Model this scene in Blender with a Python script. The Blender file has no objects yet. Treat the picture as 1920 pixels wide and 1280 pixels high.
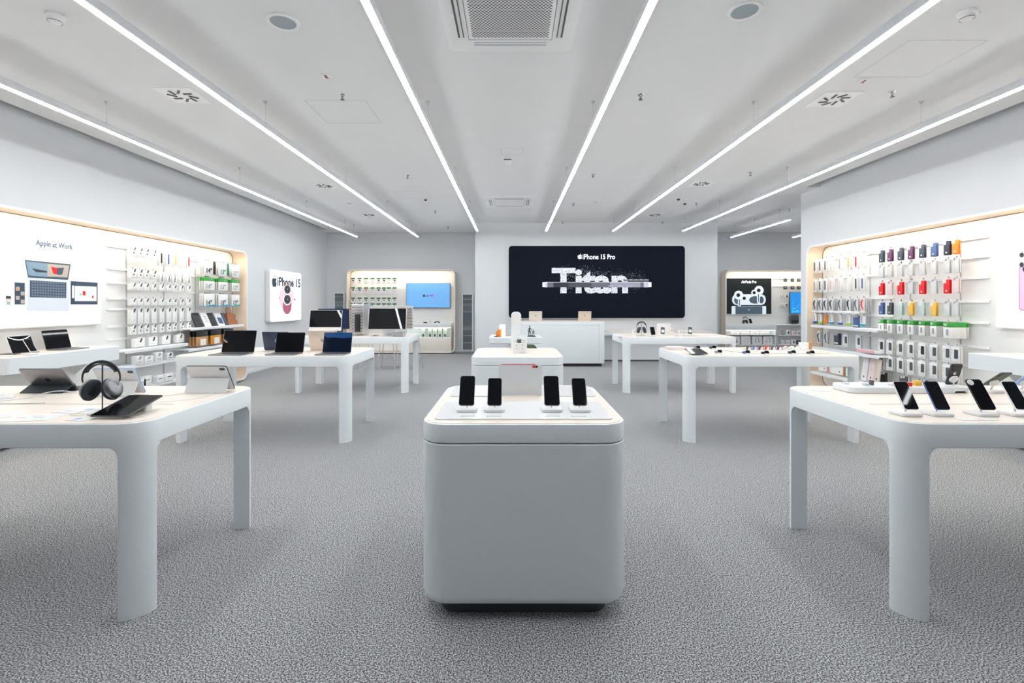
import bpy, bmesh, math, random
from mathutils import Matrix, Vector, Euler
random.seed(7)
PI = math.pi
C = bpy.context.scene.collection
FPX, HC = 907.0, 1.45            # focal length in pixels of the 1920 frame, eye height
CEIL = 3.5

# ---- where a point of the photograph lies on a given plane of the room -------------
def onX(px, py, X):
    Y = FPX * X / (px - 961.0); return Vector((X, Y, HC - (py - 568) * Y / FPX))
def onY(px, py, Y):
    return Vector(((px - 961.0) * Y / FPX, Y, HC - (py - 568) * Y / FPX))
def onZ(px, py, z):
    Y = FPX * (HC - z) / (py - 568.0); return Vector(((px - 961.0) * Y / FPX, Y, z))

# ---- materials --------------------------------------------------------------------
MATS = {}
def mat(name, col, rough=0.5, metal=0.0, emit=0.0, ecol=None, spec=0.5, coat=0.0, alpha=1.0, trans=0.0, vary=0.0, vscale=8):
    if name in MATS: return MATS[name]
    m = bpy.data.materials.new(name); m.use_nodes = True
    nt = m.node_tree; b = nt.nodes['Principled BSDF']
    b.inputs['Base Color'].default_value = (*col, 1)
    b.inputs['Roughness'].default_value = rough
    b.inputs['Metallic'].default_value = metal
    b.inputs['Specular IOR Level'].default_value = spec
    b.inputs['Coat Weight'].default_value = coat
    b.inputs['Alpha'].default_value = alpha
    b.inputs['Transmission Weight'].default_value = trans
    if emit:
        b.inputs['Emission Color'].default_value = (*(ecol or col), 1)
        b.inputs['Emission Strength'].default_value = emit
    if vary:
        tc = nt.nodes.new('ShaderNodeTexCoord'); n = nt.nodes.new('ShaderNodeTexNoise')
        n.inputs['Scale'].default_value = vscale; n.inputs['Detail'].default_value = 3
        r = nt.nodes.new('ShaderNodeValToRGB')
        r.color_ramp.elements[0].position = .35; r.color_ramp.elements[1].position = .65
        r.color_ramp.elements[0].color = (*[c * (1 - vary) for c in col], 1)
        r.color_ramp.elements[1].color = (*[min(1, c * (1 + vary)) for c in col], 1)
        nt.links.new(tc.outputs['Object'], n.inputs['Vector'])
        nt.links.new(n.outputs['Fac'], r.inputs['Fac'])
        nt.links.new(r.outputs['Color'], b.inputs['Base Color'])
    MATS[name] = m; return m

WALL = mat('wall paint', (.755, .775, .80), .7, vary=.006, vscale=3)
CEILM = mat('ceiling paint', (.81, .815, .82), .8, vary=.006, vscale=2)
GAPM = mat('dark recess', (.30, .31, .34), .8)
WHITE = mat('white lacquer', (.83, .87, .895), .28, vary=.004)
PANEL = mat('white panel', (.86, .86, .85), .45, vary=.004)
PLAST = mat('white plastic', (.86, .86, .86), .35)
PAPER = mat('white card', (.83, .83, .825), .6)
ACRYL = mat('white acrylic', (.9, .91, .93), .12)
GREY1 = mat('light grey print', (.62, .63, .65), .5)
GREY2 = mat('mid grey print', (.36, .37, .39), .5)
GREY3 = mat('dark grey plastic', (.09, .095, .1), .4)
BLACK = mat('black plastic', (.018, .018, .02), .35)
SCREEN = mat('black glass screen', (.006, .007, .009), .03, spec=.15)
SCREENB = mat('dark blue screen', (.006, .02, .06), .05, emit=.10, ecol=(.02, .09, .35))
ALU = mat('aluminium', (.72, .72, .73), .3, .85)
SGREY = mat('space grey aluminium', (.27, .27, .29), .32, .8)
BEIGE = mat('pale gold aluminium', (.83, .72, .63), .38, .35)
NAVY = mat('navy metal', (.05, .065, .12), .35, .3)
CHROME = mat('chrome', (.75, .76, .78), .15, 1)
RED = mat('red plastic', (.75, .015, .02), .4)
GREEN = mat('green print', (.05, .38, .06), .5)
DGREEN = mat('dark green print', (.03, .16, .07), .5)
TEAL = mat('teal print', (.03, .35, .5), .5)
BLUE = mat('blue print', (.03, .11, .42), .5)
LBLUE = mat('light blue plastic', (.30, .47, .78), .4)
YEL = mat('yellow plastic', (.85, .52, .09), .5)
ORANGE = mat('orange plastic', (.85, .25, .03), .45)
PINK = mat('pink print', (.80, .42, .48), .5)
PPINK = mat('pale pink print', (.82, .66, .66), .5)
PURPLE = mat('plum silicone', (.13, .05, .12), .5)
SLATE = mat('slate silicone', (.055, .075, .105), .5)
BLUEC = mat('blue silicone', (.08, .14, .33), .5)
PALE = mat('pale clear case', (.68, .69, .70), .3)
PTEAL = mat('pale teal case', (.55, .66, .64), .4)
LEATH = mat('brown leather', (.36, .13, .05), .55, vary=.2, vscale=40)
TAN = mat('tan cardboard', (.55, .30, .12), .6)
CABLE = mat('white cable', (.82, .82, .82), .4)
SKY = mat('sky blue television picture', (.12, .33, .62), .4, emit=.22, ecol=(.2, .5, 1.0))
SEA = mat('blue sea screen picture', (.02, .18, .5), .3, emit=.5, ecol=(.01, .2, .55))
INK = mat('dark print ink', (.03, .04, .06), .5)
INKW = mat('white print ink', (.85, .86, .9), .5, emit=.55, ecol=(.9, .93, 1))
STRIPL = mat('lamp diffuser', (1, 1, 1), .5, emit=21.0, ecol=(.955, .985, 1.0))
WARMS = mat('small warm led', (1, 1, 1), .5, emit=5.0, ecol=(1.0, .92, .78))
WARML = mat('warm led diffuser', (1, 1, 1), .5, emit=34.0, ecol=(1.0, .86, .68))
FROST = mat('speaker mesh', (.36, .41, .45), .6)
BOXLIT = mat('lit sign face', (.9, .9, .92), .4, emit=.06, ecol=(.95, .98, 1.0))
GLASS = mat('clear glass', (.9, .95, .95), .03, trans=.9, spec=.5)
SIGNLIT = mat('backlit sign face', (.85, .86, .88), .4, emit=.34, ecol=(.95, .98, 1.0))
DPAN = mat('navy sign fabric', (.010, .013, .022), .8, spec=.06)

def wood():
    m = mat('pale birch top', (.86, .77, .69), .35)
    nt = m.node_tree; b = nt.nodes['Principled BSDF']
    tc = nt.nodes.new('ShaderNodeTexCoord'); mp = nt.nodes.new('ShaderNodeMapping')
    mp.inputs['Scale'].default_value = (1.5, 22, 22)
    n = nt.nodes.new('ShaderNodeTexNoise'); n.inputs['Scale'].default_value = 3; n.inputs['Detail'].default_value = 6
    r = nt.nodes.new('ShaderNodeValToRGB')
    r.color_ramp.elements[0].position = .3; r.color_ramp.elements[0].color = (.83, .73, .645, 1)
    r.color_ramp.elements[1].position = .7; r.color_ramp.elements[1].color = (.89, .81, .735, 1)
    nt.links.new(tc.outputs['Object'], mp.inputs['Vector']); nt.links.new(mp.outputs['Vector'], n.inputs['Vector'])
    nt.links.new(n.outputs['Fac'], r.inputs['Fac']); nt.links.new(r.outputs['Color'], b.inputs['Base Color'])
    return m
BIRCH = wood()
FRAMEW = mat('pale wood niche lining', (.88, .73, .57), .5, vary=.03, vscale=6)

def carpet():
    m = mat('grey speckled carpet', (.25, .25, .26), .95, spec=.1)
    nt = m.node_tree; b = nt.nodes['Principled BSDF']
    tc = nt.nodes.new('ShaderNodeTexCoord')
    n = nt.nodes.new('ShaderNodeTexNoise'); n.inputs['Scale'].default_value = 150; n.inputs['Detail'].default_value = 4; n.inputs['Roughness'].default_value = .7
    n2 = nt.nodes.new('ShaderNodeTexNoise'); n2.inputs['Scale'].default_value = 1.1; n2.inputs['Detail'].default_value = 2
    r = nt.nodes.new('ShaderNodeValToRGB')
    e = r.color_ramp.elements
    e[0].position = .42; e[0].color = (.06, .064, .07, 1)
    e[1].position = .58; e[1].color = (.72, .725, .735, 1)
    k = r.color_ramp.elements.new(.5); k.color = (.27, .275, .285, 1)
    mx = nt.nodes.new('ShaderNodeMixRGB'); mx.blend_type = 'MULTIPLY'; mx.inputs['Fac'].default_value = 1
    r2 = nt.nodes.new('ShaderNodeValToRGB'); r2.color_ramp.elements[0].color = (.9, .9, .9, 1); r2.color_ramp.elements[1].color = (1, 1, 1, 1)
    bp = nt.nodes.new('ShaderNodeBump'); bp.inputs['Strength'].default_value = .25; bp.inputs['Distance'].default_value = .004
    L = nt.links.new
    L(tc.outputs['Object'], n.inputs['Vector']); L(tc.outputs['Object'], n2.inputs['Vector'])
    L(n.outputs['Fac'], r.inputs['Fac']); L(n2.outputs['Fac'], r2.inputs['Fac'])
    L(r.outputs['Color'], mx.inputs['Color1']); L(r2.outputs['Color'], mx.inputs['Color2'])
    L(mx.outputs['Color'], b.inputs['Base Color']); L(n.outputs['Fac'], bp.inputs['Height']); L(bp.outputs['Normal'], b.inputs['Normal'])
    return m
CARPET = carpet()

# ---- mesh builder ------------------------------------------------------------------
def rrect(w, h, r, n=6, cx=0, cy=0):
    r = min(r, w / 2 - 1e-5, h / 2 - 1e-5); p = []
    for (sx, sy, a0) in ((1, 1, 0), (-1, 1, 90), (-1, -1, 180), (1, -1, 270)):
        for k in range(n + 1):
            a = math.radians(a0 + 90 * k / n)
            p.append((cx + sx * (w / 2 - r) + r * math.cos(a), cy + sy * (h / 2 - r) + r * math.sin(a)))
    return p
def ell(rx, ry, n=24, cx=0, cy=0, a0=0, a1=360):
    full = abs(a1 - a0) >= 360
    k = n if full else n + 1
    return [(cx + rx * math.cos(math.radians(a0 + (a1 - a0) * i / n)), cy + ry * math.sin(math.radians(a0 + (a1 - a0) * i / n))) for i in range(k)]
def rot2(pts, deg, cx=0, cy=0):
    a = math.radians(deg); c, s = math.cos(a), math.sin(a)
    return [(cx + (x - cx) * c - (y - cy) * s, cy + (x - cx) * s + (y - cy) * c) for x, y in pts]

class MB:
    def __init__(s): s.v = []; s.f = []; s.mi = []; s.m = 0; s.M = Matrix()
    def add(s, vs, fs, M=None):
        o = len(s.v); T = s.M @ M if M is not None else s.M
        s.v += [tuple(T @ Vector(v)) for v in vs]
        for f in fs: s.f.append([i + o for i in f]); s.mi.append(s.m)
        return s
    def box(s, c, d, bev=0, rot=None, seg=2):
        M = Matrix.Translation(c) @ (Euler(rot).to_matrix().to_4x4() if rot else Matrix())
        x, y, z = d[0] / 2, d[1] / 2, d[2] / 2
        if bev <= 0:
            vs = [(-x, -y, -z), (x, -y, -z), (x, y, -z), (-x, y, -z), (-x, -y, z), (x, -y, z), (x, y, z), (-x, y, z)]
            return s.add(vs, [(0, 3, 2, 1), (4, 5, 6, 7), (0, 1, 5, 4), (1, 2, 6, 5), (2, 3, 7, 6), (3, 0, 4, 7)], M)
        bm = bmesh.new(); bmesh.ops.create_cube(bm, size=1)
        for v in bm.verts: v.co = Vector((v.co.x * d[0], v.co.y * d[1], v.co.z * d[2]))
        bmesh.ops.bevel(bm, geom=bm.edges[:], offset=min(bev, .49 * min(d)), segments=seg, affect='EDGES', profile=.5)
        bm.verts.index_update()
        s.add([v.co[:] for v in bm.verts], [[v.index for v in f.verts] for f in bm.faces], M); bm.free(); return s
    def prism(s, pts, a, b, axis='z', bev=0, M=None, seg=3):
        """pts in the plane across the axis: z -> (x,y), y -> (x,z), x -> (y,z)"""
        area = sum(pts[i][0] * pts[(i + 1) % len(pts)][1] - pts[(i + 1) % len(pts)][0] * pts[i][1] for i in range(len(pts)))
        if area < 0: pts = pts[::-1]
        n = len(pts)
        if bev > 0:
            cx = sum(p[0] for p in pts) / n; cy = sum(p[1] for p in pts) / n
            off = []
            for i in range(n):
                p0 = Vector(pts[i - 1]); p1 = Vector(pts[i]); p2 = Vector(pts[(i + 1) % n])
                e = ((p1 - p0).normalized() + (p2 - p1).normalized())
                e = e.normalized() if e.length > 1e-9 else Vector((1, 0)); off.append(Vector((-e.y, e.x)))
            rings = []
            for k in range(seg + 1):
                t = k / seg * PI / 2; rings.append((bev * (1 - math.sin(t)), a + bev * (1 - math.cos(t)) if b > a else a))
            lo = [(i, z) for i, z in rings]; hi = [(i, b - (z - a)) for i, z in rings[::-1]]
            allr = lo + hi; vs = []; fs = []
            for ins, z in allr:
                for i in range(n):
                    q = Vector(pts[i]) + off[i] * ins; vs.append((q.x, q.y, z))
            m = len(allr)
            for k in range(m - 1):
                for i in range(n):
                    j = (i + 1) % n; fs.append((k * n + i, k * n + j, (k + 1) * n + j, (k + 1) * n + i))
            fs.append(tuple(range(n))[::-1]); fs.append(tuple((m - 1) * n + i for i in range(n)))
        else:
            vs = [(x, y, a) for x, y in pts] + [(x, y, b) for x, y in pts]
            fs = [tuple(range(n))[::-1], tuple(n + i for i in range(n))] + [(i, (i + 1) % n, n + (i + 1) % n, n + i) for i in range(n)]
        if axis == 'y': vs = [(x, z, y) for x, y, z in vs]; fs = [f[::-1] for f in fs]
        if axis == 'x': vs = [(z, x, y) for x, y, z in vs]
        return s.add(vs, fs, M)
    def ring(s, out, inn, a, b, axis='z'):
        n = len(out)
        vs = [(x, y, a) for x, y in out] + [(x, y, b) for x, y in out] + [(x, y, a) for x, y in inn] + [(x, y, b) for x, y in inn]
        fs = []
        for i in range(n):
            j = (i + 1) % n
            fs += [(i, j, n + j, n + i), (2 * n + j, 2 * n + i, 3 * n + i, 3 * n + j), (n + i, n + j, 3 * n + j, 3 * n + i), (j, i, 2 * n + i, 2 * n + j)]
        if axis == 'y': vs = [(x, z, y) for x, y, z in vs]; fs = [f[::-1] for f in fs]
        if axis == 'x': vs = [(z, x, y) for x, y, z in vs]
        return s.add(vs, fs)
    def tube(s, path, r, n=8, closed=False):
        P = [Vector(p) for p in path]; vs = []; fs = []; m = len(P); up = None
        for i, p in enumerate(P):
            t = (P[(i + 1) % m] - P[i - 1]) if closed else (P[min(i + 1, m - 1)] - P[max(i - 1, 0)])
            t.normalize()
            if up is None: up = Vector((0, 0, 1)) if abs(t.z) < .9 else Vector((1, 0, 0))
            u = (up - t * up.dot(t)); u = u.normalized() if u.length > 1e-6 else t.orthogonal().normalized()
            w = t.cross(u); up = u; rr = r[i] if isinstance(r, (list, tuple)) else r
            for k in range(n):
                a = 2 * PI * k / n; vs.append(tuple(p + u * (rr * math.cos(a)) + w * (rr * math.sin(a))))
        for i in range(m if closed else m - 1):
            j = (i + 1) % m
            for k in range(n):
                l = (k + 1) % n; fs.append((i * n + k, i * n + l, j * n + l, j * n + k))
        if not closed: fs += [tuple(range(n))[::-1], tuple((m - 1) * n + k for k in range(n))]
        return s.add(vs, fs)
    def cyl(s, p0, p1, r, r2=None, n=20): return s.tube([p0, p1], [r, r if r2 is None else r2], n)
    def lathe(s, prof, c=(0, 0, 0), n=28, M=None, sx=1, sy=1):
        vs = []; fs = []; m = len(prof)
        for r, z in prof:
            for k in range(n):
                a = 2 * PI * k / n; vs.append((c[0] + sx * r * math.cos(a), c[1] + sy * r * math.sin(a), c[2] + z))
        for i in range(m - 1):
            for k in range(n):
                l = (k + 1) % n; fs.append((i * n + k, i * n + l, (i + 1) * n + l, (i + 1) * n + k))
        if prof[0][0] > 1e-5: fs.append(tuple(range(n))[::-1])
        if prof[-1][0] > 1e-5: fs.append(tuple((m - 1) * n + k for k in range(n)))
        return s.add(vs, fs, M)
    def text(s, string, size, c=(0, 0, 0), y=0, bold=0, ext=.0008, sx=1, align='CENTER'):
        """lettering standing in the local xz plane, facing -y, centred on c=(x,z)"""
        cu = bpy.data.curves.new('t', 'FONT'); cu.body = string; cu.size = size; cu.align_x = align; cu.align_y = 'CENTER'
        cu.extrude = ext; cu.offset = bold; cu.resolution_u = 3
        o = bpy.data.objects.new('t', cu); C.objects.link(o); bpy.context.view_layer.update()
        me = bpy.data.meshes.new_from_object(o.evaluated_get(bpy.context.evaluated_depsgraph_get()))
        vs = [(c[0] + v.co.x * sx, y - v.co.z, c[1] + v.co.y) for v in me.vertices]
        s.add(vs, [list(p.vertices) for p in me.polygons])
        bpy.data.objects.remove(o); bpy.data.curves.remove(cu); bpy.data.meshes.remove(me); return s
    def build(s, name, mats, parent=None, loc=None, rot=None, smooth=35):
        me = bpy.data.meshes.new(name); me.from_pydata(s.v, [], s.f)
        for m in (mats if isinstance(mats, (list, tuple)) else [mats]): me.materials.append(m)
        me.polygons.foreach_set('material_index', s.mi)
        if smooth:
            me.polygons.foreach_set('use_smooth', [True] * len(me.polygons)); me.update()
            me.set_sharp_from_angle(angle=math.radians(smooth))
        me.update()
        o = bpy.data.objects.new(name, me); C.objects.link(o)
        if parent: o.parent = parent
        if loc is not None: o.location = loc
        if rot is not None: o.rotation_euler = rot
        return o
def tag(o, label, cat, group=None, kind=None):
    if label: o['label'] = label
    if cat: o['category'] = cat
    if group: o['group'] = group
    if kind: o['kind'] = kind
    return o
def struct(o): o['kind'] = 'structure'; return o
def thing(name, label, cat, loc=(0, 0, 0), rz=0, group=None, rx=0, ry=0):
    o = bpy.data.objects.new(name, None); C.objects.link(o); o.empty_display_size = .05
    o.location = loc; o.rotation_euler = (rx, ry, rz); return tag(o, label, cat, group)
KIDS = {}
def kids(o): return [c for c in bpy.data.objects if c.parent == o]
def dup(root, loc=None, rz=None, label=None, group=None, rot=None):
    r = root.copy(); C.objects.link(r)
    if loc is not None: r.location = loc
    if rz is not None: r.rotation_euler = (root.rotation_euler[0], root.rotation_euler[1], rz)
    if rot is not None: r.rotation_euler = rot
    if label: r['label'] = label
    if group: r['group'] = group
    for ch in kids(root):
        c = ch.copy(); C.objects.link(c); c.parent = r
        for g in kids(ch):
            d = g.copy(); C.objects.link(d); d.parent = c
    return r
ORD = ['first', 'second', 'third', 'fourth', 'fifth', 'sixth', 'seventh', 'eighth', 'ninth', 'tenth', 'eleventh', 'twelfth']
def apple(sz, cx, cy):
    """fruit silhouette with a bite and a leaf: two outlines in a plane"""
    pts = [(0, .30), (.10, .33), (.22, .36), (.33, .31), (.40, .24), (.33, .17), (.29, .05), (.32, -.07), (.42, -.14), (.36, -.28), (.26, -.42), (.16, -.46), (.07, -.42), (0, -.41), (-.07, -.42), (-.16, -.46), (-.27, -.41), (-.37, -.24), (-.42, -.04), (-.41, .14), (-.33, .29), (-.2, .36), (-.09, .33)]
    leaf = [(.01, .40), (.02, .50), (.08, .58), (.19, .63), (.18, .53), (.12, .45)]
    return [[(cx + x * sz, cy + y * sz) for x, y in q] for q in (pts, leaf)]
def stack(self, pts, rings, caps=True):
    """rings: (inset, z) from bottom to top on the outline pts"""
    area = sum(pts[i][0] * pts[(i + 1) % len(pts)][1] - pts[(i + 1) % len(pts)][0] * pts[i][1] for i in range(len(pts)))
    if area < 0: pts = pts[::-1]
    n = len(pts); off = []
    for i in range(n):
        e = ((Vector(pts[i]) - Vector(pts[i - 1])).normalized() + (Vector(pts[(i + 1) % n]) - Vector(pts[i])).normalized())
        e = e.normalized() if e.length > 1e-9 else Vector((1, 0)); off.append(Vector((-e.y, e.x)))
    vs = []; fs = []
    for ins, z in rings:
        for i in range(n):
            q = Vector(pts[i]) + off[i] * ins; vs.append((q.x, q.y, z))
    m = len(rings)
    for k in range(m - 1):
        for i in range(n):
            j = (i + 1) % n; fs.append((k * n + i, k * n + j, (k + 1) * n + j, (k + 1) * n + i))
    if caps: fs += [tuple(range(n))[::-1], tuple((m - 1) * n + i for i in range(n))]
    return self.add(vs, fs)
MB.stack = stack

# ================= the room =========================================================
XL, XR, YB = -5.43, 5.45, 14.15
YF = -3.2; CAP = 3.82
def block(name, x0, x1, y0, y1, z0, z1, m):
    b = MB(); b.box(((x0 + x1) / 2, (y0 + y1) / 2, (z0 + z1) / 2), (x1 - x0, y1 - y0, z1 - z0)); return struct(b.build(name, m, smooth=0))
block('floor', XL - .2, 9.7, YF - .2, YB + .2, -.1, 0, CARPET)
block('wall_left', XL - .2, XL, YF, YB, 0, CAP, WALL)
block('wall_right', XR, 9.5, YF, 9.14, 0, CAP, WALL)
block('wall_alcove', 9.5, 9.7, 9.14, YB, 0, CAP, WALL)
block('wall_back', XL - .2, 9.7, YB, YB + .2, 0, CAP, WALL)
block('wall_centre', -.957, 5.25, 12.4, YB, 0, CAP, WALL)
block('wall_front', XL - .2, 9.7, YF - .2, YF, 0, CAP, mat('shop front shade', (.25, .26, .28), .6))
b = MB()
b.box(((-5.17 + 5.2) / 2, (YF + 14.06) / 2, 3.56), (10.37, 14.06 - YF, .12))
b.box(((-5.43 - 5.17) / 2, (13.55 + 14.06) / 2, 3.56), (.26, .51, .12))
b.box(((5.2 + 5.45) / 2, (8.56 + 14.06) / 2, 3.56), (.25, 5.5, .12))
b.box(((5.45 + 9.5) / 2, (9.15 + 14.06) / 2, 3.56), (4.05, 4.91, .12))
struct(b.build('ceiling', CEILM, smooth=0))
block('ceiling', XL - .2, 9.7, YF - .2, YB + .2, CAP, CAP + .1, GAPM)
b = MB()
for y0, y1 in ((YF, YB),): b.box((XL + .008, (y0 + y1) / 2, .04), (.016, y1 - y0, .08), .003)
struct(b.build('baseboard_left', WHITE))
b = MB(); b.box((XR - .008, (YF + 9.14) / 2, .04), (.016, 9.14 - YF, .08), .003); struct(b.build('baseboard_right', WHITE))
b = MB(); b.box((2.15, 12.392, .04), (6.2, .016, .08), .003); struct(b.build('baseboard_back', mat('grey skirting', (.45, .47, .5), .5)))
b = MB(); b.box(((-5.41 - .957) / 2, YB - .008, .04), (4.45, .016, .08), .003); b.box((7.375, YB - .008, .04), (4.25, .016, .08), .003)
struct(b.build('baseboard_back', WHITE))

# ceiling access panels: thin seams round a hatch
def hatch(x0, x1, y0, y1):
    b = MB(); w = .008
    out = [(x0, y0), (x1, y0), (x1, y1), (x0, y1)]; inn = [(x0 + w, y0 + w), (x1 - w, y0 + w), (x1 - w, y1 - w), (x0 + w, y1 - w)]
    b.ring(out, inn, CEIL - .0012, CEIL + .002); return b
def onC(px, py): return onZ(px, py, CEIL)
for i, (p, q, lb) in enumerate((((600, 188), (705, 218), 'square ceiling hatch outline left of the large air conditioner'),
                  ((1700, 75), (1632, 125), 'square ceiling hatch outline near the right smoke detector'),
                  ((760, 358), (812, 377), 'small ceiling hatch outline left of the smaller air conditioner'),
                  ((920, 277), (982, 292), 'faint ceiling hatch outline beside the square junction box'))):
    a = onC(*p); c = onC(*q); s = .62
    if i == 0: x1 = onC(685, 188).x; x0 = x1 - s; y0 = a.y
    if i == 1: x0 = onC(1705, 75).x; x1 = x0 + s; y0 = a.y
    if i == 2: x1 = onC(800, 358).x; x0 = x1 - s; y0 = a.y
    if i == 3: x1 = onC(982, 277).x; x0 = x1 - .3; y0 = a.y
    o = hatch(x0, x1, y0, y0 + (x1 - x0)).build('ceiling_hatch', GREY1, smooth=0); tag(o, lb, 'ceiling hatch', 'ceiling hatches')

# ================= strip lights =====================================================
def strip(x, y0, y1, label, wires):
    t = thing('strip_light', label, 'light', (x, (y0 + y1) / 2, 3.205), 0, 'suspended linear strip lights')
    L = y1 - y0
    b = MB(); b.box((0, 0, .036), (.052, L, .066), .004); b.build('housing', mat('lamp housing', (.78, .80, .83), .35), t)
    b = MB(); b.box((0, 0, 0), (.044, L - .006, .012), .004); b.build('diffuser', STRIPL, t)
    for w in wires:
        yy = w - (y0 + y1) / 2
        if abs(yy) > L / 2: continue
        b = MB(); b.cyl((0, yy, .068), (0, yy, .297), .0014, n=6); b.lathe([(.004, 0), (.004, .02)], (0, yy, .068), 8)
        b.lathe([(.008, 0), (.012, .02), (.022, .024), (.022, .03)], (0, yy, .265), 12); b.build('suspension_wire', GREY1, t)
WY = (1.1, 2.52, 4.92, 7.32, 9.7, 11.9)
strip(-4.13, .6, 12.84, 'outermost left suspended strip light along the left wall', WY + (12.6,))
strip(-2.513, .6, 12.84, 'suspended strip light over the left row of tables', WY + (12.6,))
strip(-.859, .6, 11.8, 'suspended strip light just left of the ceiling air conditioners', WY[:-1] + (11.7,))
strip(.819, .6, 11.8, 'suspended strip light just right of the ceiling air conditioners', WY[:-1] + (11.7,))
strip(2.452, .6, 11.8, 'suspended strip light over the right row of tables', WY[:-1] + (11.7,))
strip(4.156, .6, 11.8, 'long suspended strip light along the right wall', WY[:-1] + (11.7,))
strip(5.85, 10.2, 12.94, 'short suspended strip light in the right rear alcove', (10.6, 11.7, 12.7))
strip(7.5, 10.2, 12.94, 'short strip light in the alcove, half hidden by the right wall', (10.6, 11.7, 12.7))

# ================= ceiling fittings =================================================
def cassette(x, y, w, label, grille, cat='air conditioner'):
    t = thing('air_conditioner', label, cat, (x, y, CEIL), 0, 'ceiling air conditioning cassettes')
    h = w / 2
    b = MB(); o = rrect(w, w, .05); i = rrect(w * .66, w * .66, .015)
    b.ring(o, i, -.03, .0); b.build('frame', PLAST, t)
    b = MB(); s = w * .66
    b.box((0, 0, -.02), (s * .99, s * .99, .012), .004)
    b.build('grille_plate', PLAST, t)
    b = MB()
    if grille:
        for r in range(36):
            for c in range(22):
                xx = -s * .44 + s * .88 * (c + (.5 if r % 2 else 0)) / 21.5; yy = -s * .44 + s * .88 * r / 35
                b.prism(ell(.0085, .0055, 8, xx, yy), -.0275, -.0255)
        b.build('grille_holes', GREY3, t)
    else:
        b.box((0, -s * .47, -.0265), (s * .8, .018, .003)); b.build('air_slot', GREY3, t)
    for k in range(4):
        a = k * PI / 2; b = MB(); M = Euler((0, 0, a)).to_matrix().to_4x4(); b.M = M
        b.box((w * .40, 0, -.031), (.014, w * .58, .004)); b.box((w * .365, 0, -.031), (.008, w * .58, .004))
        b.build('louvre', GREY3 if k in (0, 2) else mat('louvre grey', (.5, .55, .57), .5), t)
p = onC(957, 88)
cassette(p.x, p.y - .475, .97, 'large square ceiling air conditioner with perforated grille', True)
p = onC(954.5, 367)
cassette(p.x, p.y + .49, .97, 'smaller looking far ceiling air conditioner with dark slots', False)

def diffuser_mb():
    b = MB(); b.ring(rrect(.36, .36, .004, 1), rrect(.335, .335, .004, 1), -.008, 0); b.m = 0
    b.prism(rrect(.34, .34, .003, 1), -.006, 0)
    return b
def ceiling_diffuser(px, py, label):
    p = onC(px, py); t = thing('air_diffuser', label, 'air vent', (p.x, p.y, CEIL), 0, 'square swirl air diffusers')
    diffuser_mb().build('plate', mat('diffuser white', (.9, .9, .9), .4), t)
    b = MB()
    for k in range(8):
        a = k * PI / 4 + .2; cx, cy = .095 * math.cos(a), .095 * math.sin(a)
        b.box((cx, cy, -.0085), (.085, .021, .006), 0, (0, 0, a + .5))
    b.build('swirl_slots', BLACK, t)
for px, py, lb in ((343, 179, 'large square air vent with radial black slots at upper left'), (1564, 186, 'large square air vent with radial black slots at upper right'),
                   (608, 348, 'mid distance radial slot air vent on the left ceiling'), (1315, 344, 'mid distance radial slot air vent on the right ceiling'),
                   (692, 402.5, 'far radial slot air vent on the left ceiling'), (1228, 402.5, 'far radial slot air vent on the right ceiling')):
    ceiling_diffuser(px, py, lb)
def ceiling_round(px, py, r, label, name='ceiling_speaker', cat='speaker'):
    p = onC(px, py); t = thing(name, label, cat, (p.x, p.y, CEIL), 0, 'round ceiling speakers' if r > .07 else 'small ceiling discs')
    b = MB(); b.ring(ell(r, r, 32), ell(r * .78, r * .78, 32), -.008, 0); b.build('rim', PLAST, t)
    b = MB(); b.prism(ell(r * .79, r * .79, 32), -.004, 0); b.build('mesh_cover', FROST if r > .07 else GREY1, t)
ceiling_round(531, 41, .115, 'round grey ceiling speaker at upper left'); ceiling_round(1396, 20, .115, 'round grey ceiling speaker at upper right')
ceiling_round(655, 381, .06, 'small round disc on the left ceiling between strip lights', 'ceiling_disc', 'ceiling disc')
ceiling_round(1117, 378.5, .07, 'small round disc right of the far air conditioner', 'ceiling_disc', 'ceiling disc')
def smoke(px, py, label, s=1.0):
    p = onC(px, py); t = thing('smoke_detector', label, 'smoke detector', (p.x, p.y, CEIL), 0, 'smoke detectors')
    b = MB(); b.lathe([(.058 * s, -.0), (.058 * s, -.02 * s), (.05 * s, -.024 * s)][::-1], n=28); b.build('base', PLAST, t)
    b = MB(); b.lathe([(.01 * s, -.058 * s), (.03 * s, -.055 * s), (.044 * s, -.042 * s), (.048 * s, -.022 * s)]); b.build('dome', PLAST, t)
    b = MB()
    for z in (-.034, -.045):
        b.ring(ell(.048 * s + z * .1, .048 * s + z * .1), ell(.043 * s, .043 * s), (z - .002) * s, (z + .002) * s)
    b.build('vent_slit', GREY3, t)
    b = MB(); b.box((.075 * s, 0, -.004), (.03 * s, .02, .006), .001); b.build('tab', PLAST, t)
smoke(103, 29, 'white smoke detector at the upper left corner'); smoke(1813, 23, 'white smoke detector at the upper right corner')
def sprinkler(px, py, label):
    p = onC(px, py); t = thing('sprinkler', label, 'sprinkler', (p.x, p.y, CEIL), 0, 'ceiling sprinklers')
    b = MB(); b.lathe([(.034, 0), (.03, -.006), (.012, -.01), (.011, -.02)][::-1], n=18); b.build('escutcheon', CHROME, t)
    b = MB(); b.cyl((-.014, 0, -.008), (-.006, 0, -.045), .0025, n=6); b.cyl((.014, 0, -.008), (.006, 0, -.045), .0025, n=6)
    b.cyl((0, 0, -.008), (0, 0, -.052), .003, n=6); b.build('frame_arms', GREY3, t)
    b = MB(); b.lathe([(.002, -.053), (.021, -.052), (.021, -.05)], n=14); b.build('deflector', GREY3, t)
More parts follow.
